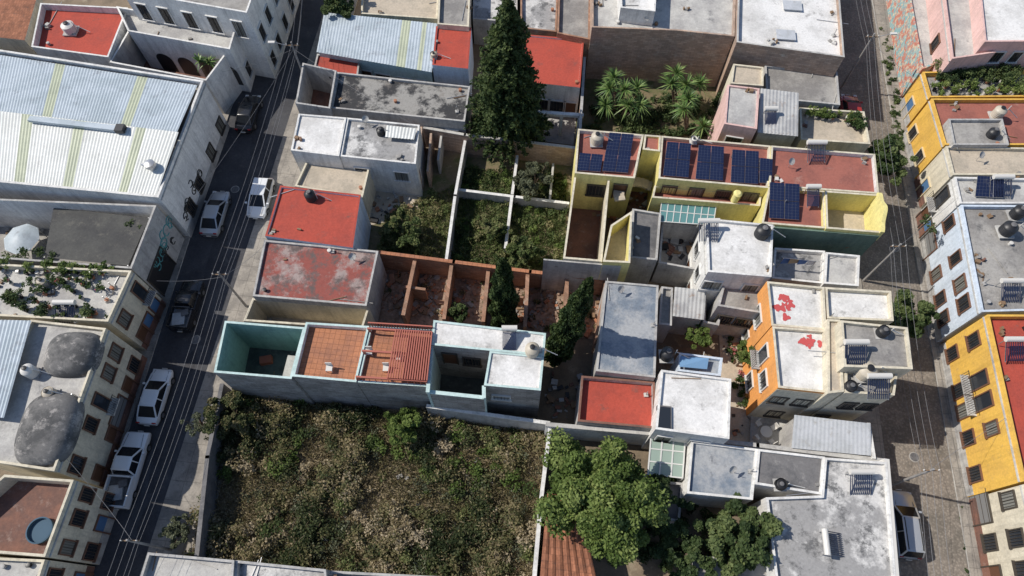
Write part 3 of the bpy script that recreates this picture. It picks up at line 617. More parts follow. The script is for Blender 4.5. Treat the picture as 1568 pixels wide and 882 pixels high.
# ---------------- concrete roof, white roof, red court
B('concrete_roof_house',[([(927,431),(1008,438),(1003,579),(912,569)],4.7,concB,.12)],stG,5)
B('red_court_house',[([(890,576),(1002,585),(1003,657),(884,646)],3.9,redr,.5)],stG,3,cap=brownr)
B('white_flat_roof_house',[([(1012,567),(1119,581),(1116,673),(1003,658)],5.6,whr,.22)],stW,3,sf=2)
g=G('roof_hatch',(*W(1017,640,5.6),5.4)); x,y=W(1017,640,5.6); g.box('frame',concD,(x,y,5.5),(1.0,1.7,.4),-.1); g.box('glass',glass,(x,y,5.72),(.8,1.5,.03),-.1); g.finish()
B('laundry_room',[([(1040,541),(1106,549),(1103,577),(1037,569)],4.3,concB,.3)],stB,4)
g=G('blue_tarp',(*W(1068,556,4.6),4.4)); q=WW([(1042,545),(1085,549),(1083,565),(1040,562)],4.6); g.add('tarp',bluetarp,[(q[i][0],q[i][1],4.55+.12*(i%2)) for i in(3,2,1,0)],[(0,1,2),(0,2,3)]); g.finish()
def shed(name,pts,h,mats,cols=lambda u:0,wallm=stG,slope=.3,amp=.03):
    q=WW(pts,h); g=G(name,(q[0][0],q[0][1],0)); prism(g,inset(q,.12),h-.15,wallm,conc,0); corr(g,[(q[0][0],q[0][1],h+slope),(q[1][0],q[1][1],h+slope),(q[2][0],q[2][1],h),(q[3][0],q[3][1],h)],mats,cols,amp=amp); g.finish()
shed('metal_roof_shed',[(1032,442),(1080,447),(1078,490),(1030,484)],3.6,[metG])
shed('metal_roof_shed',[(1214,637),(1330,650),(1334,698),(1212,686)],3.4,[metP],amp=.012)
shed('metal_roof_shed',[(1163,139),(1221,146),(1222,209),(1160,203)],6,[metG])
B('grey_workshop',[([(968,321),(1012,328),(1006,400),(965,396)],4.2,concD,.3),([(1013,340),(1074,346),(1068,415),(1008,404)],3.2,conc,2.6)],stG,12)
B('yard_rooms',[([(1012,440),(1030,442),(1028,500),(1008,498)],3.4,conc,.3),([(1078,450),(1108,455),(1100,500),(1076,495)],3.0,brownr,2.6)],stG,6)
B('white_house',[([(1080,336),(1183,346),(1180,426),(1083,418)],7,whr,.25)],stW,4,fac=(2,2,['door','win'],frW,3),sf=2)
B('grey_annex',[([(1110,423),(1176,431),(1170,482),(1098,470)],5.0,conc,.4)],stG,4,sf=2)
B('white_patio_house',[([(1185,381),(1262,386),(1259,436),(1181,428)],4.6,whdirty,.4),([(1263,388),(1315,393),(1313,440),(1260,436)],5,concL,.3)],stW,10)
# ---------------- solar house
g=B('solar_panel_house',[([(885,197),(986,206),(972,273),(880,265)],6.2,maroon,.4,stW),
 ([(1013,208),(1180,223),(1177,288),(1008,273)],6.1,maroon,.35,stC),
 ([(987,206),(1012,208),(1011,232),(984,229)],6.15,maroon,.2),
 ([(1181,223),(1340,236),(1346,297),(1177,285)],6.2,maroon,.4,stW),
 ([(1177,286),(1262,292),(1264,350),(1166,342)],6.1,maroon,.4),
 ([(1263,292),(1346,298),(1351,357),(1265,350)],6.25,tanf,2.4,stLY),
 ([(880,266),(934,271),(922,401),(862,396)],5.6,brownr,4.6,stC,stC),
 ([(935,345),(968,323),(965,403),(923,401)],5.9,tanf,1.6,stLY,stLY),
 ([(1002,284),(1166,298),(1164,316),(998,303)],4.9,maroon,.8,stLY)],stLY,4,fin=False,cap=stC)
q=WW([(1177,286),(1262,292),(1351,357),(1166,342)],6.1); a=Vector(q[2]);b=Vector(q[3]);c=(a+b)/2;d=b-a; g.box('green_south_wall',stGr,(c.x,c.y-.12,2.95),(d.length-.3,.14,5.9),math.atan2(d.y,d.x))
q=WW([(880,266),(934,271),(922,401),(862,396)],5.6); a=Vector(q[2]);b=Vector(q[3]);c=(a+b)/2;d=b-a; g.box('south_block_wall',stG,(c.x,c.y-.1,2.7),(d.length+3.0,.12,5.4),math.atan2(d.y,d.x))
a=Vector(W(1345,297,6.3));b=Vector(W(1350,357,6.3)); d=(b-a).normalized(); nn=Vector((-d.y,d.x))*.14; vs=[];NS=24
for k in range(NS+1):
    t=k/NS; p=a.lerp(b,t); z=6.35+.75*math.sin(t*math.pi)**.8+.15*math.cos(t*12)
    vs+=[(p.x-nn.x,p.y-nn.y,5.2),(p.x-nn.x,p.y-nn.y,z),(p.x+nn.x,p.y+nn.y,z),(p.x+nn.x,p.y+nn.y,5.2)]
fs=[]
for k in range(NS):
    o=4*k; fs+=[(o,o+1,o+5,o+4),(o+1,o+2,o+6,o+5),(o+2,o+3,o+7,o+6)]
g.add('curved_gable',stLY,vs,fs+[(0,1,2,3),(4*NS,4*NS+3,4*NS+2,4*NS+1)])
q=WW([(1013,308),(1096,316),(1093,343),(1010,337)],4.2)
for i in range(8):
    for j in range(2):
        vs=[lerp2(q,(i+.06)/8,(j+.05)/2),lerp2(q,(i+.94)/8,(j+.05)/2),lerp2(q,(i+.94)/8,(j+.95)/2),lerp2(q,(i+.06)/8,(j+.95)/2)]
        g.add('skylight_glass',glassG,[(v.x,v.y,4.3-.3*jj) for v,jj in zip(vs,(j/2,j/2,(j+1)/2,(j+1)/2))][::-1],[(0,1,2,3)])
for i in range(9):
    a=lerp2(q,i/8,0);b=lerp2(q,i/8,1); g.beam('skylight_frame',frW,(a.x,a.y,4.3),(b.x,b.y,4.0),.07)
for v,z in((0,4.3),(.5,4.15),(1,4)):
    a=lerp2(q,0,v);b=lerp2(q,1,v); g.beam('skylight_frame',frW,(a.x,a.y,z),(b.x,b.y,z),.07)
q=WW([(1013,208),(1180,223),(1177,288),(1008,273)],6.1); openings(g,q[2],q[3],[(t,z,1.1,1.7,'win') for t in(.12,.37,.62,.87) for z in(.6,3.5)],frD)
q=WW([(885,197),(986,206),(972,273),(880,265)],6.2); openings(g,q[1],q[2],[(.5,3.4,1.2,1.6,'win')],frW); openings(g,q[2],q[3],[(.2,3.2,1,2,'door'),(.6,3.4,1.4,1.4,'win')],frD)
x,y=W(1128,300,5.6); g.lathe('chimney',stLY,(x,y,4.9),[(.3,0),(.3,1.0),(.36,1.05),(.2,1.2)],14)
x,y=W(985,290,4); 
for k in range(14):
    t=1.2+k*.16; g.box('curved_stair',tanf,(x+2.2*math.cos(t),y-1+2.2*math.sin(t),3.0+k*.12),(.9,.4,.16),t)
g.finish()
sheet('courtyard_floor',[(940,272),(1175,290),(1165,370),(930,360)],.06,brownr)
def panels(pts,z,nx,ny):
    q=WW(pts,z+.35); g=G('solar_panel_array',(q[0][0],q[0][1],z))
    def P3(u,v,dz=0): p=lerp2(q,u,v); return (p.x,p.y,z+.75-.5*v+dz)
    for i in range(nx):
        for j in range(ny):
            u0,u1,v0,v1=(i+.02)/nx,(i+.98)/nx,(j+.015)/ny,(j+.985)/ny
            vs=[P3(u0,v0),P3(u1,v0),P3(u1,v1),P3(u0,v1)]; lo=[(a,b,c-.05) for a,b,c in vs]
            g.add('panel_frames',steel,vs+lo,[(3,2,1,0),(0,1,5,4),(1,2,6,5),(2,3,7,6),(3,0,4,7)])
            CXn,CYn=4,6
            for a in range(CXn):
                for b in range(CYn):
                    e=.025; uu0=u0+(u1-u0)*(a+e)/CXn; uu1=u0+(u1-u0)*(a+1-e)/CXn; vv0=v0+(v1-v0)*(b+e)/CYn; vv1=v0+(v1-v0)*(b+1-e)/CYn
                    g.add('cells',cell,[P3(uu0,vv1,.012),P3(uu1,vv1,.012),P3(uu1,vv0,.012),P3(uu0,vv0,.012)],[(0,1,2,3)])
    for u in(.05,.95):
        for v in(.1,.9): a=P3(u,v,-.05); g.beam('legs',steel,(a[0],a[1],z),a,.05)
    g.finish()
for pts,z,nx,ny in(([(932,207),(970,210),(966,235),(927,232)],5.8,2,1),([(926,236),(966,239),(962,264),(922,261)],5.8,2,1),([(887,238),(923,241),(920,262),(883,260)],5.8,2,1),([(1020,221),(1057,224),(1055,271),(1015,268)],5.75,2,2),([(1068,226),(1107,229),(1108,276),(1065,273)],5.75,2,2),([(1119,233),(1160,236),(1162,281),(1119,278)],5.75,2,2),([(1161,246),(1181,248),(1183,280),(1163,279)],5.8,1,2),([(1176,283),(1222,286),(1225,336),(1178,333)],5.75,2,2),([(1492,273),(1532,275),(1538,302),(1494,300)],5.7,2,1)): panels(pts,z,nx,ny)
# ---------------- orange apartment building
g=B('orange_apartment_building',[([(1174,431),(1262,440),(1265,506),(1181,499)],7,whr,.35,stC),
 ([(1263,440),(1364,446),(1368,492),(1266,488)],6.9,whr,.4,stC,stC),
 ([(1182,500),(1264,506),(1266,602),(1191,594)],7.1,whr,.35,stC),
 ([(1266,489),(1286,490),(1292,600),(1267,603)],7.6,tanf,.2,stC,stC),
 ([(1287,491),(1389,502),(1397,566),(1292,562)],8.6,conc,.3,stC,stC),
 ([(1293,563),(1374,570),(1369,606),(1293,602)],7.6,concL,.5,stC,stC)],stO,4,fin=False,cap=stC)
q=WW([(1182,500),(1264,506),(1266,602),(1191,594)],7.1); openings(g,q[3],q[0],[(.3,4,1.2,1.3,'win'),(.7,4,1,2,'bal'),(.5,1,1.2,1.3,'win')],frW)
openings(g,q[2],q[3],[(.25,4.2,1,1.2,'win'),(.75,4.2,1,1.2,'win'),(.5,1,1,1.2,'win')],frD)
a=Vector(q[2]);b=Vector(q[3]);c=(a+b)/2;d=b-a; g.box('south_wall_render',stC,(c.x,c.y-.02,3.45),(d.length-.06,.03,6.9),math.atan2(d.y,d.x))
q=WW([(1174,431),(1262,440),(1265,506),(1181,499)],7); openings(g,q[3],q[0],[(.5,4,1.4,1.3,'win'),(.5,1,1.4,1.3,'win')],frW)
q=WW([(1293,563),(1374,570),(1369,606),(1293,602)],7.6); openings(g,q[2],q[3],[(.2,4.6,.9,1.1,'win'),(.6,4.6,.9,1.1,'win'),(.8,1.4,.9,1.1,'win')],frD)
def splat(g,px,py,z,s,n):
    for i in range(n):
        x,y=W(px+random.gauss(0,8*s),py+random.gauss(0,6*s),z); r=random.uniform(.06,.3)*s; z+=.0006; k=14; ph=random.uniform(0,6)
        g.add('red_paint_spill',redpaint,[(x+r*(1+.35*math.sin(3*t*6.283/k+ph)+random.uniform(-.15,.15))*math.cos(t*6.283/k),y+r*(1+.35*math.sin(3*t*6.283/k+ph)+random.uniform(-.15,.15))*math.sin(t*6.283/k),z) for t in range(k)],[tuple(range(k))])
splat(g,1207,467,6.72,.95,16); splat(g,1238,523,6.85,.9,12); g.finish()
sheet('patio_floor',[(1100,490),(1180,498),(1185,700),(1110,690)],.07,tanf)
sheet('patio_floor',[(1150,636),(1216,641),(1212,692),(1148,684)],.3,concL)
g=G('patio_table_set',(*W(1172,662,.8),.3)); x,y=W(1172,662,.8); g.lathe('table_top',whitep,(x,y,1.0),[(.45,0),(.45,.05)],20); g.beam('table_leg',whitep,(x,y,.3),(x,y,1),.1,n=8)
for k in range(4):
    a=k*1.57+.5; cx,cy=x+.8*math.cos(a),y+.8*math.sin(a); g.box('seat',whitep,(cx,cy,.75),(.4,.4,.05),a); g.box('backrest',whitep,(cx+.2*math.cos(a),cy+.2*math.sin(a),1.0),(.05,.4,.5),a); g.beam('chair_leg',whitep,(cx,cy,.3),(cx,cy,.75),.25)
g.finish()
wall('boundary_wall',[(655,622),(840,648)],2.8,stG,.22,stW); wall('boundary_wall',[(838,650),(1000,664),(1160,682),(1356,706)],3.2,stW,.25,concL)
wall('boundary_wall',[(842,655),(828,770),(812,960)],2.8,stW,.22,stW)
wall('boundary_wall',[(340,590),(318,700),(302,850)],2.2,concD,.25,concD); wall('boundary_wall',[(1330,650),(1338,700)],3.4,stW,.25)
wall('boundary_wall',[(1357,706),(1378,960)],4.4,stW,.3,whitep)
# ---------------- south-east roofs
g=G('glass_roof_patio',(*W(1020,700,3),0)); q=WW([(997,668),(1049,673),(1045,732),(992,726)],3.2)
for i in range(3):
    for j in range(3):
        vs=[lerp2(q,(i+a)/3,(j+b)/3) for a,b in((.05,.05),(.95,.05),(.95,.95),(.05,.95))]; g.add('glass',glassP,[(v.x,v.y,3.2) for v in vs][::-1],[(0,1,2,3)])
for i in range(4):
    a=lerp2(q,i/3,0);b=lerp2(q,i/3,1);g.beam('frame',frW,(a.x,a.y,3.2),(b.x,b.y,3.2),.1); a=lerp2(q,0,i/3);b=lerp2(q,1,i/3);g.beam('frame',frW,(a.x,a.y,3.21),(b.x,b.y,3.21),.09)
for p in q: g.beam('posts',frW,(p[0],p[1],0),(p[0],p[1],3.2),.12)
g.finish()
B('flat_roof_annex',[([(1058,675),(1160,688),(1152,766),(1051,756)],4.1,concB,.25)],stW,5)
B('large_flat_roof_building',[([(1262,701),(1357,708),(1376,960),(1196,960),(1172,762),(1257,759)],4.4,whdirty,.3),([(1160,688),(1262,700),(1257,758),(1155,742)],4.3,concD,.15)],stW,8)
B('flat_roof_annex',[([(1060,850),(1195,862),(1205,1000),(1050,1000)],3.0,conc,.3)],stG,8)
B('shed_row',[([(995,735),(1046,740),(1040,800),(985,790)],2.6,concD,.3)],stG,5)
g=G('tile_roof_shed',(*W(860,820,3),0)); q=WW([(838,756),(885,760),(935,980),(818,980)],3.1); prism(g,inset(q,.1),2.9,stW,tile,0); corr(g,[(q[0][0],q[0][1],3.3),(q[1][0],q[1][1],3.0),(q[2][0],q[2][1],3.0),(q[3][0],q[3][1],3.3)],[tile],lambda u:0,.3,.08); g.finish()
B('cream_flat_roof_house',[([(228,846),(360,858),(350,1000),(180,1000)],3.6,concL,.5),([(362,858),(500,872),(510,1000),(352,1000)],3.4,whdirty,.5)],stG,12)
B('street_wall_house',[([(505,874),(820,890),(815,1010),(508,1005)],2.4,conc,.5)],stG,4)
# ---------------- north-east
B('brick_building',[([(906,-110),(1130,-110),(1124,58),(1036,49),(906,44)],6.4,concL,.5),([(945,-100),(1010,-100),(1003,20),(950,14)],7.6,whr,.4,None,stW)],brickg,9)
B('white_roof_brick_building',[([(1132,-110),(1276,-110),(1292,90),(1127,67)],6.8,whr,.45)],brickg,8,cap=concL)
for px,py in((1205,50),(1215,5)):
    x,y=W(px,py,7); g=G('skylight_box',(x,y,6.3)); g.box('curb',concL,(x,y,6.5),(1.5,1.0,.4),-.1); g.box('cover',metP,(x,y,6.75),(1.7,1.2,.08),-.1); g.finish()
B('tan_shed_house',[([(1122,100),(1168,105),(1168,134),(1118,130)],5.3,tanf,.2)],stC,2)
B('grey_roof_house',[([(1170,102),(1281,112),(1285,163),(1173,152)],4.6,conc,.25)],stG,8)
B('tan_roof_house',[([(1113,132),(1162,138),(1158,200),(1108,192)],6.6,concL,.15)],stP,2,sf=1)
B('balcony_house',[([(1223,167),(1322,173),(1331,223),(1225,216)],4.4,tanf,.7)],stC,8,sf=2)
potplants('balcony_plants',[(1228,176),(1318,184)],3.9,24,.4,leafBright,.4); potplants('balcony_plants',[(1300,190),(1322,205)],3.9,9,.4,bougM,.45)
# ---------------- RIGHT BLOCK
B('mural_wall_house',[([(1374,-110),(1470,-110),(1500,70),(1412,106)],4,concL,.4)],mural,5)
B('pink_house',[([(1432,-110),(1489,-110),(1525,80),(1458,90)],6.4,concL,.6)],stP,8,fac=(2,2,['win'],frR,3))
B('white_roof_block',[([(1490,-110),(1700,-110),(1720,62),(1508,64)],7.4,whr,.4)],stP,5,sf=4)
B('planted_terrace_house',[([(1413,110),(1700,104),(1710,147),(1424,149)],4.3,conc,.5)],stY,10,fac=(1,1,['blue'],frC,3))
potplants('terrace_plants',[(1425,118),(1568,122)],3.8,60,.9,leafDark,.55); potplants('terrace_plants',[(1430,140),(1568,140)],3.8,34,.7,leafBright,.4)
B('yellow_house',[([(1426,151),(1700,151),(1710,222),(1447,222)],5.1,maroon,.4)],stY,10,fac=(2,1,['blue','win'],frC,3))
B('roof_room',[([(1452,182),(1535,182),(1545,222),(1460,222)],5.6,conc,.3)],stG,10)
B('beige_house',[([(1448,224),(1700,229),(1710,268),(1459,268)],5.2,tanf,.3)],stC,10,fac=(1,1,['blue'],frC,3))
B('white_blue_house',[([(1461,271),(1700,276),(1720,312),(1470,312)],6,concL,.3)],stW,12,fac=(2,2,None,frD,3))
B('pale_blue_house',[([(1471,314),(1700,316),(1720,472),(1503,478)],6.1,conc,.35)],stB,14,fac=(4,2,None,frR,3))
B('yellow_red_roof_house',[([(1511,482),(1720,482),(1740,735),(1567,737)],6.3,redr,.5)],stY,4,fac=(5,2,['win','door','win','win'],frR,3))
B('cream_corner_house',[([(1569,741),(1740,741),(1800,980),(1622,980)],6.2,concL,.5)],stC,6,fac=(4,2,['door','win','garage'],frD,3))
# ---------------- vegetation
conifer('pine_tree',778,215,16.3,3.45,leafPine)
cypress('cypress_tree',772,500,11.4,.95,leafPine); cypress('cypress_tree',848,552,13.4,.98,leafPine,lean=(1.6,.5))
broad('broadleaf_tree',916,758,5.6,4.2,leafBright,190,210,.085,(0,.85),.6)
broad('broadleaf_tree',1000,770,3.6,2.2,leafDark,45,180,.09,(0,.6),.6)
broad('fruit_tree',1128,822,4.2,2.7,leafDark,80,190,.1,(.2,1),.6)
broad('fruit_tree',1045,848,3.2,2.0,leafDark,45,180,.09,(.1,.7),.6)
broad('street_tree',1398,478,3.3,2.0,leafDark,60,180,.09,(.3,1),.7); broad('street_tree',1362,240,3.4,2.1,leafDark,60,180,.09,(.2,.9),.7)
broad('street_tree',515,6,4.5,2.2,leafDark,50,160,.1,(.2,.9),.7)
broad('grey_shrub_tree',352,632,2.2,1.9,leafWild,60,130,.065,(.1,.6),.8); broad('grey_shrub_tree',300,645,2,1.3,leafPale,22,40,.05,(0,.4),.8)
broad('pale_bush',272,812,1.2,1.1,leafPale,40,110,.05,(.1,.7),.8)
broad('garden_tree',620,352,2.2,1.8,leafGard,45,150,.08,(.1,.7),.7); broad('garden_tree',818,272,2.4,1.7,leafPale,45,150,.07,(0,.5),.8)
broad('garden_tree',1145,540,3,.9,leafBright,25,130,.08,(.2,.9),.8); broad('garden_tree',1070,515,2.2,1.1,leafBright,35,130,.08,(.0,.7),.7)
broad('garden_tree',800,385,2.2,1.6,leafGard,45,150,.08,(.1,.7),.8); broad('garden_tree',755,345,2,1.4,leafGard,35,150,.08,(.2,.8),.7); broad('garden_tree',705,478,2,1.0,leafDark,25,130,.08,(.3,.9),.7)
broad('green_bush',622,652,2.4,1.5,leafBright,45,130,.09,(0,.6),.9)
heads=[(0,0,3.4),(1.3,.5,3),(-1.3,.3,3.2),(.4,-1.2,2.6),(-.9,1.2,3.6),(1.5,-1,2.4),(-1.6,-.8,2.2)]
palm('yucca_palm',955,142,heads,palmM,1.6); palm('yucca_palm',1050,135,heads[:5],palmM,1.6); palm('yucca_palm',1065,185,heads[2:5],palmM,1.4,2)
palm('banana_palm',304,92,[(0,0,4.4),(.7,.2,4.1)],palmM,1.2,4.6,26,.2,1)
def scatter(quad,n,rr,hh,tf,z=0,keep=None):
    q=WW(quad,0); out=[]
    while len(out)<n:
        p=lerp2(q,random.random(),random.random())
        if keep and random.random()>keep(p.x,p.y): continue
        r=random.uniform(*rr); out.append((p.x,p.y,z,r,r*random.uniform(*hh),tf(p.x,p.y)))
    return out
tf=lambda x,y:.5+.55*mn.noise(Vector((x*.16,y*.16,3)))+.3*mn.noise(Vector((x*.6,y*.6,1)))
tfr=lambda x,y:tf(x,y)+random.gauss(0,.2)
kp=lambda x,y:max(.04,min(1,.55+2.0*mn.noise(Vector((x*.28,y*.28,8)))))
lot=[(352,598),(838,662),(818,905),(285,885)]
sheet('lot_ground',[(335,585),(842,655),(820,950),(270,900)],.02,lotsoil)
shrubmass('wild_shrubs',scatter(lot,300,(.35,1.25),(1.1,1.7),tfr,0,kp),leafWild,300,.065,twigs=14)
shrubmass('wild_shrubs',scatter([(350,598),(470,612),(430,690),(325,690)],42,(.5,1.1),(1.2,1.8),lambda x,y:random.uniform(.1,.5)),leafWild,300,.06)
shrubmass('wild_green_shrubs',scatter([(370,600),(830,660),(820,760),(340,740)],30,(.4,1.2),(1.1,1.7),lambda x,y:random.uniform(0,.35)),leafBright,260,.065)
shrubmass('wild_green_shrubs',scatter(lot,40,(.4,1.1),(1.0,1.6),lambda x,y:random.uniform(0,.7)),leafGard,280,.06)
shrubmass('pale_weeds',scatter(lot,60,(.4,1.1),(.8,1.2),lambda x,y:random.uniform(0,.5)),leafPale,200,.05)
def grass(name,quad,n,t0,t1,hh,m):
    q=np.array(WW(quad,0)); U=rng.random((n,2)); Cg=(q[0]*(1-U[:,:1])+q[1]*U[:,:1])*(1-U[:,1:])+(q[3]*(1-U[:,:1])+q[2]*U[:,:1])*U[:,1:]
    T=np.array([tf(x,y) for x,y in Cg])*.5+rng.uniform(t0,t1,n)*.6
    leafobj(name,np.c_[Cg,rng.uniform(.03,hh,n)],rng.uniform(.02,.045,n),T,m,None,5,blade=True)
grass('dry_grass',lot,60000,.35,1,.5,leafWild)
GQ=[(708,258),(868,268),(864,418),(693,400)]; GQ2=[(590,330),(698,285),(688,402),(582,392)]
grass('garden_grass',GQ,20000,-.1,.6,.3,leafGard); grass('garden_grass',GQ2,8000,.1,.9,.25,leafGard)
shrubmass('garden_plants',scatter(GQ,170,(.2,.75),(.8,1.5),lambda x,y:tfr(x,y)-.1)+scatter(GQ2,60,(.25,.8),(.8,1.5),tfr),leafGard,330,.06,twigs=6)
shrubmass('garden_green_plants',scatter(GQ,50,(.2,.6),(.8,1.5),lambda x,y:random.uniform(0,.5)),leafBright,330,.06)
shrubmass('garden_shrubs',scatter([(900,150),(1110,150),(1100,215),(895,205)],70,(.4,1),(.8,1.4),lambda x,y:random.uniform(0,.8)),leafDark,300,.07)
shrubmass('garden_shrubs',scatter([(1110,505),(1160,508),(1150,625),(1122,620)],26,(.2,.55),(1.2,2),lambda x,y:random.uniform(.1,.9)),bougM,400,.06)
shrubmass('yard_shrubs',scatter([(845,665),(1050,740),(1180,870),(900,900)],60,(.5,1.2),(.9,1.5),lambda x,y:random.uniform(0,.6)),leafDark,260,.08)
shrubmass('ruin_weeds',scatter([(580,405),(925,440),(915,515),(565,475)],60,(.15,.45),(.7,1.3),lambda x,y:random.uniform(.1,.8)),leafWild,400,.05)
shrubmass('roadside_weeds',scatter([(1347,40),(1356,40),(1385,230),(1372,230)],60,(.15,.5),(.6,1),lambda x,y:random.uniform(.2,.8)),leafDark,400,.06)
shrubmass('roadside_weeds',scatter([(1454,600),(1460,600),(1489,900),(1482,900)],22,(.08,.2),(.6,1),lambda x,y:random.uniform(.2,.8)),leafDark,500,.05)
shrubmass('vine_plants',[(*W(px,py,5.0),4.2,r,r*1.3,random.uniform(.2,.9)) for px,py,r in((8,392,.7),(30,388,.7),(55,385,.6),(75,390,.6),(195,340,.5),(212,342,.4),(1420,330,.5),(1432,345,.5))],leafDark,400,.06)
# ---------------- vehicles
tyre=P('tyre_mat',(.02,.02,.02),.8); hub=P('hub_mat',(.4,.4,.42),.35,.8); cg=P('car_glass_mat',(.012,.014,.018),.15,0,.35)
lampW=P('headlamp_mat',(.6,.6,.6),.15); lampR=P('taillamp_mat',(.4,.02,.02),.2); seam=P('seam_mat',(.06,.06,.06),.6)
pw=P('white_car_paint_mat',(.74,.75,.76),.3,0,.5,.6); pb=P('black_car_paint_mat',(.02,.02,.022),.25,0,.5,.6); ps=P('silver_car_paint_mat',(.45,.47,.5),.35,.4,.5,.6); pr=P('red_car_paint_mat',(.35,.03,.02),.25,0,.5,.6)
def car(name,px,py,paint,kind,ang,rev=False,L=4.3,Wd=1.78,Hh=1.46):
    x,y=W(px,py,.7); g=G(name,(x,y,.015),ang+(math.pi if rev else 0),local=True); w=Wd/2
    zb=.9 if kind!='suv' else 1.02
    if kind=='pickup': st=[(-.5,.9,.93),(-.49,.95,1),(-.1,.95,1),(-.08,1.0,1),(.2,1.0,1),(.26,1.0,1),(.42,.95,.97),(.48,.85,.93),(.5,.6,.85)]
    elif kind in('hatch','suv'): st=[(-.5,.6,.84),(-.48,.86,.93),(-.4,zb,1),(.18,zb,1),(.26,zb-.03,1),(.4,zb-.16,.97),(.46,zb-.25,.88),(.49,zb-.36,.78),(.5,.45,.7)]
    else: st=[(-.5,.6,.74),(-.485,.8,.86),(-.42,.88,.95),(-.36,.91,.99),(-.2,.92,1),(.16,.92,1),(.24,.9,1),(.38,.81,.97),(.45,.71,.88),(.485,.6,.78),(.5,.46,.7)]
    vs=[];fs=[];n=10
    for fx,zt,fw in st:
        ww=w*fw; X=fx*L
        for yy,zz in((-.88,.24),(-.97,.36),(-1,.6*zt+.05),(-.95,zt-.07),(-.8,zt),(.8,zt),(.95,zt-.07),(1,.6*zt+.05),(.97,.36),(.88,.24)): vs.append((X,yy*ww,zz))
    for k in range(len(st)-1):
        for i in range(n): fs.append((k*n+i,k*n+(i+1)%n,(k+1)*n+(i+1)%n,(k+1)*n+i))
    fs+= [tuple(range(n)),tuple(range((len(st)-1)*n,len(st)*n))[::-1]]; fs=[f[::-1] for f in fs]
    g.add('body',paint,vs,fs,True)
    b0,b1,t0,t1={'sedan':(-.4,.26,-.23,.06),'hatch':(-.485,.27,-.38,.06),'suv':(-.485,.25,-.42,.08),'pickup':(-.09,.28,-.05,.13)}[kind]
    z0=zb-.03 if kind!='pickup' else .97; z1=Hh-.06
    def ring(a,b,wy,z,c): return [(a*L,-wy+c,z),(a*L+c,-wy,z),(b*L-c,-wy,z),(b*L,-wy+c,z),(b*L,wy-c,z),(b*L-c,wy,z),(a*L+c,wy,z),(a*L,wy-c,z)]
    A=ring(b0,b1,w*.9,z0,.14);Bt=ring(t0,t1,w*.7,z1,.1); g.add('windows',cg,A+Bt,[(i,(i+1)%8,8+(i+1)%8,8+i) for i in range(8)])
    C1=ring(t0-.004,t1+.004,w*.715,z1,.1);Cm=ring(t0+.004,t1-.004,w*.69,z1+.04,.1);C2=ring(t0+.04,t1-.04,w*.52,Hh,.14); g.add('roof_panel',paint,C1+Cm+C2,[(i,(i+1)%8,8+(i+1)%8,8+i) for i in range(8)]+[(8+i,8+(i+1)%8,16+(i+1)%8,16+i) for i in range(8)]+[tuple(range(16,24))],True)
    for i in(0,7,3,4):
        g.beam('pillars',paint,Vector(A[i]).lerp(Vector(A[[1,0,1,2,5,4,7,6][i]]),.5)+Vector((0,0,.01)),Vector(Bt[i]).lerp(Vector(Bt[[1,0,1,2,5,4,7,6][i]]),.5),.1)
    for sy in(-1,1):
        xm=(b0+b1)/2*L-.1; g.beam('pillars',paint,(xm,sy*w*.9,z0),(xm,sy*w*.71,z1),.07); g.box('mirrors',paint,((b1-.07)*L,sy*(w+.08),z0+.08),(.14,.2,.13))
        g.box('headlamps',lampW,(L*.455,sy*w*.66,.66),(.22,.3,.13)); g.box('taillamps',lampR,(-L*.485,sy*w*.68,.76),(.08,.26,.14))
        g.beam('seams',seam,(b1*L+.05,sy*w*.72,z0+.035),(.455*L,sy*w*.6,.72 if kind!='pickup' else .95),.02)
        for xx in(-.31*L,.3*L):
            g.beam('wheels',tyre,(xx,sy*(w-.2),.32),(xx,sy*(w+.015),.32),.64,n=18); g.beam('hubs',hub,(xx,sy*(w),.32),(xx,sy*(w+.025),.32),.38,n=12)
    g.box('bumpers',blackp,(L*.49,0,.38),(.12,Wd*.72,.16)); g.box('bumpers',blackp,(-L*.49,0,.42),(.12,Wd*.74,.16))
    g.box('plates',whitep,(L*.515,0,.45),(.05,.4,.12)); g.box('plates',whitep,(-L*.515,0,.5),(.05,.4,.12))
    if kind=='pickup':
        g.box('bed_floor',concD,(-.3*L,0,.965),(.36*L,Wd*.84,.02))
        for sy in(-1,1): g.box('bed_sides',paint,(-.3*L,sy*w*.93,1.12),(.38*L,.1,.34))
        g.box('tailgate',paint,(-.485*L,0,1.12),(.08,Wd*.9,.34)); g.box('cargo',metG,(-.32*L,.1,1.06),(1.1,1.0,.16),.2); g.box('cargo',concD,(-.2*L,-.3,1.1),(.5,.6,.3),.4)
        g.beam('rack',paint,(-.12*L,-w*.85,1.5),(-.12*L,w*.85,1.5),.07)
    if kind=='suv':
        for sy in(-.5,.5): g.beam('roof_rails',blackp,(t0*L+.1,sy,Hh+.03),(t1*L-.1,sy,Hh+.03),.05)
    g.finish()
car('parked_sedan',424,38,ps,'sedan',angL); car('parked_sedan',380,172,pb,'sedan',angL,L=4.4); car('parked_sedan',329,325,ps,'sedan',angL,L=4.6)
car('parked_hatchback',398,302,pw,'hatch',angL,True,L=4.1,Hh=1.5); car('parked_pickup_truck',286,467,pb,'pickup',angL,L=4.5,Hh=1.65)
car('parked_sedan',237,606,pw,'sedan',angL,L=4.5); car('parked_pickup_truck',195,718,pw,'pickup',angL,L=5.6,Wd=1.9,Hh=1.7)
car('parked_suv',1386,802,ps,'suv',angR,L=4.7,Hh=1.65); car('parked_hatchback',1303,168,pr,'hatch',angR,L=3.9)
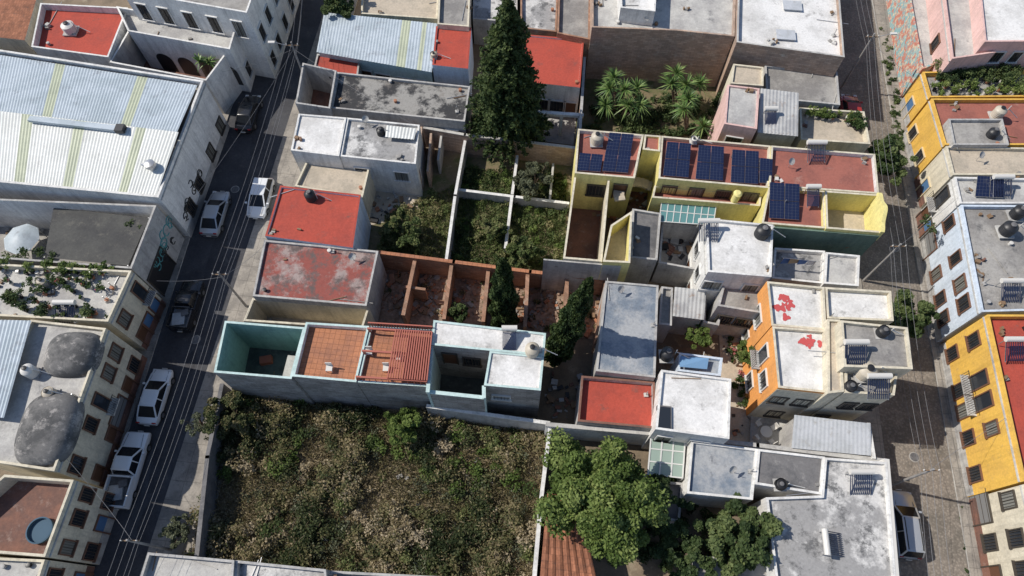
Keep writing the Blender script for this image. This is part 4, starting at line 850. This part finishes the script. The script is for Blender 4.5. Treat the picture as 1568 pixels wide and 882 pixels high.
# ---------------- poles and wires
def pole(px,py,h,lamp=None):
    x,y=W(px,py,0); g=G('street_lamp' if lamp else 'utility_pole',(x,y,0))
    g.lathe('pole',conc_pole,(x,y,0),[(.11,0),(.09,h*.5),(.065,h)],10)
    if lamp:
        g.beam('arm',steel,(x,y,h-.6),(x+lamp*1.6,y+.1,h-.1),.06,n=6); g.box('lamp_head',whitep,(x+lamp*1.8,y+.1,h-.12),(.6,.24,.12))
    g.beam('crossarm',wood,(x-.6,y,h-.4),(x+.6,y,h-.4),.07)
    for k in(-.5,0,.5): g.lathe('insulators',whitep,(x+k,y,h-.35),[(.04,0),(.05,.12),(.03,.16)],8)
    g.finish(); return Vector((x,y,h))
pl=[pole(488,-40,7),pole(478,150,7.2,-1),pole(378,470,6.3),pole(262,842,6.3),Vector((*W(150,1150),7))]
pr_=[pole(1266,-60,7),pole(1288,135,7,1),pole(1322,430,6.3),pole(1358,745,6.3),Vector((*W(1392,1150),7))]
cu=bpy.data.curves.new('power_lines','CURVE'); cu.dimensions='3D'; cu.bevel_depth=.012; cu.bevel_resolution=0; cu.materials.append(wirem)
def wire(a,b,sag=.5):
    s=cu.splines.new('POLY'); s.points.add(10)
    for i in range(11):
        t=i/10; p=a.lerp(b,t); s.points[i].co=(p.x,p.y,p.z-sag*4*t*(1-t),1)
for L_ in(pl,pr_):
    for a,b in zip(L_[:-1],L_[1:]):
        for k in(-.5,0,.5): wire(a+Vector((k,0,-.2)),b+Vector((k,0,-.2)),.5)
        wire(a+Vector((0,0,-1.6)),b+Vector((0,0,-1.6)),.7)
for a,px,py,z in((pl[1],340,110,6),(pl[1],300,300,6),(pl[2],240,430,6),(pl[2],410,370,4.5),(pl[3],100,700,6),(pl[1],640,195,4.8),(pr_[2],1470,300,6),(pr_[3],1540,640,6.2),(pr_[1],1420,130,4.5)): wire(a+Vector((0,0,-.8)),Vector((*W(px,py,z),z)),.3)
o=bpy.data.objects.new('power_lines',cu); sc.collection.objects.link(o)
# ---------------- light, sky, camera
EL=46
S=Vector((-1,.22,math.tan(math.radians(EL))*1.03)).normalized()
sl=bpy.data.lights.new('sun','SUN'); sl.energy=4.6; sl.angle=math.radians(.5); sl.color=(1,.94,.85); so=bpy.data.objects.new('sun',sl); sc.collection.objects.link(so); so.rotation_euler=S.to_track_quat('Z','Y').to_euler(); so.location=(0,0,60)
w=bpy.data.worlds.new('World'); sc.world=w; w.use_nodes=True; nt=w.node_tree; sk=nt.nodes.new('ShaderNodeTexSky'); sk.sky_type='NISHITA'; sk.sun_disc=False
sk.sun_elevation=math.radians(EL); sk.sun_rotation=math.atan2(S.x,S.y)%(2*math.pi); sk.altitude=1800; sk.dust_density=2.0
bg=nt.nodes['Background']; nt.links.new(sk.outputs[0],bg.inputs[0]); bg.inputs[1].default_value=.13
cam=bpy.data.cameras.new('camera'); cam.sensor_width=36; cam.lens=F/1568*36; cam.clip_end=3000; cam.clip_start=.5
co=bpy.data.objects.new('camera',cam); sc.collection.objects.link(co); co.location=(0,0,H); co.rotation_euler=(math.radians(90)-PH,0,0); sc.camera=co
sc.view_settings.view_transform='Standard'; sc.view_settings.look='None'; sc.view_settings.exposure=0
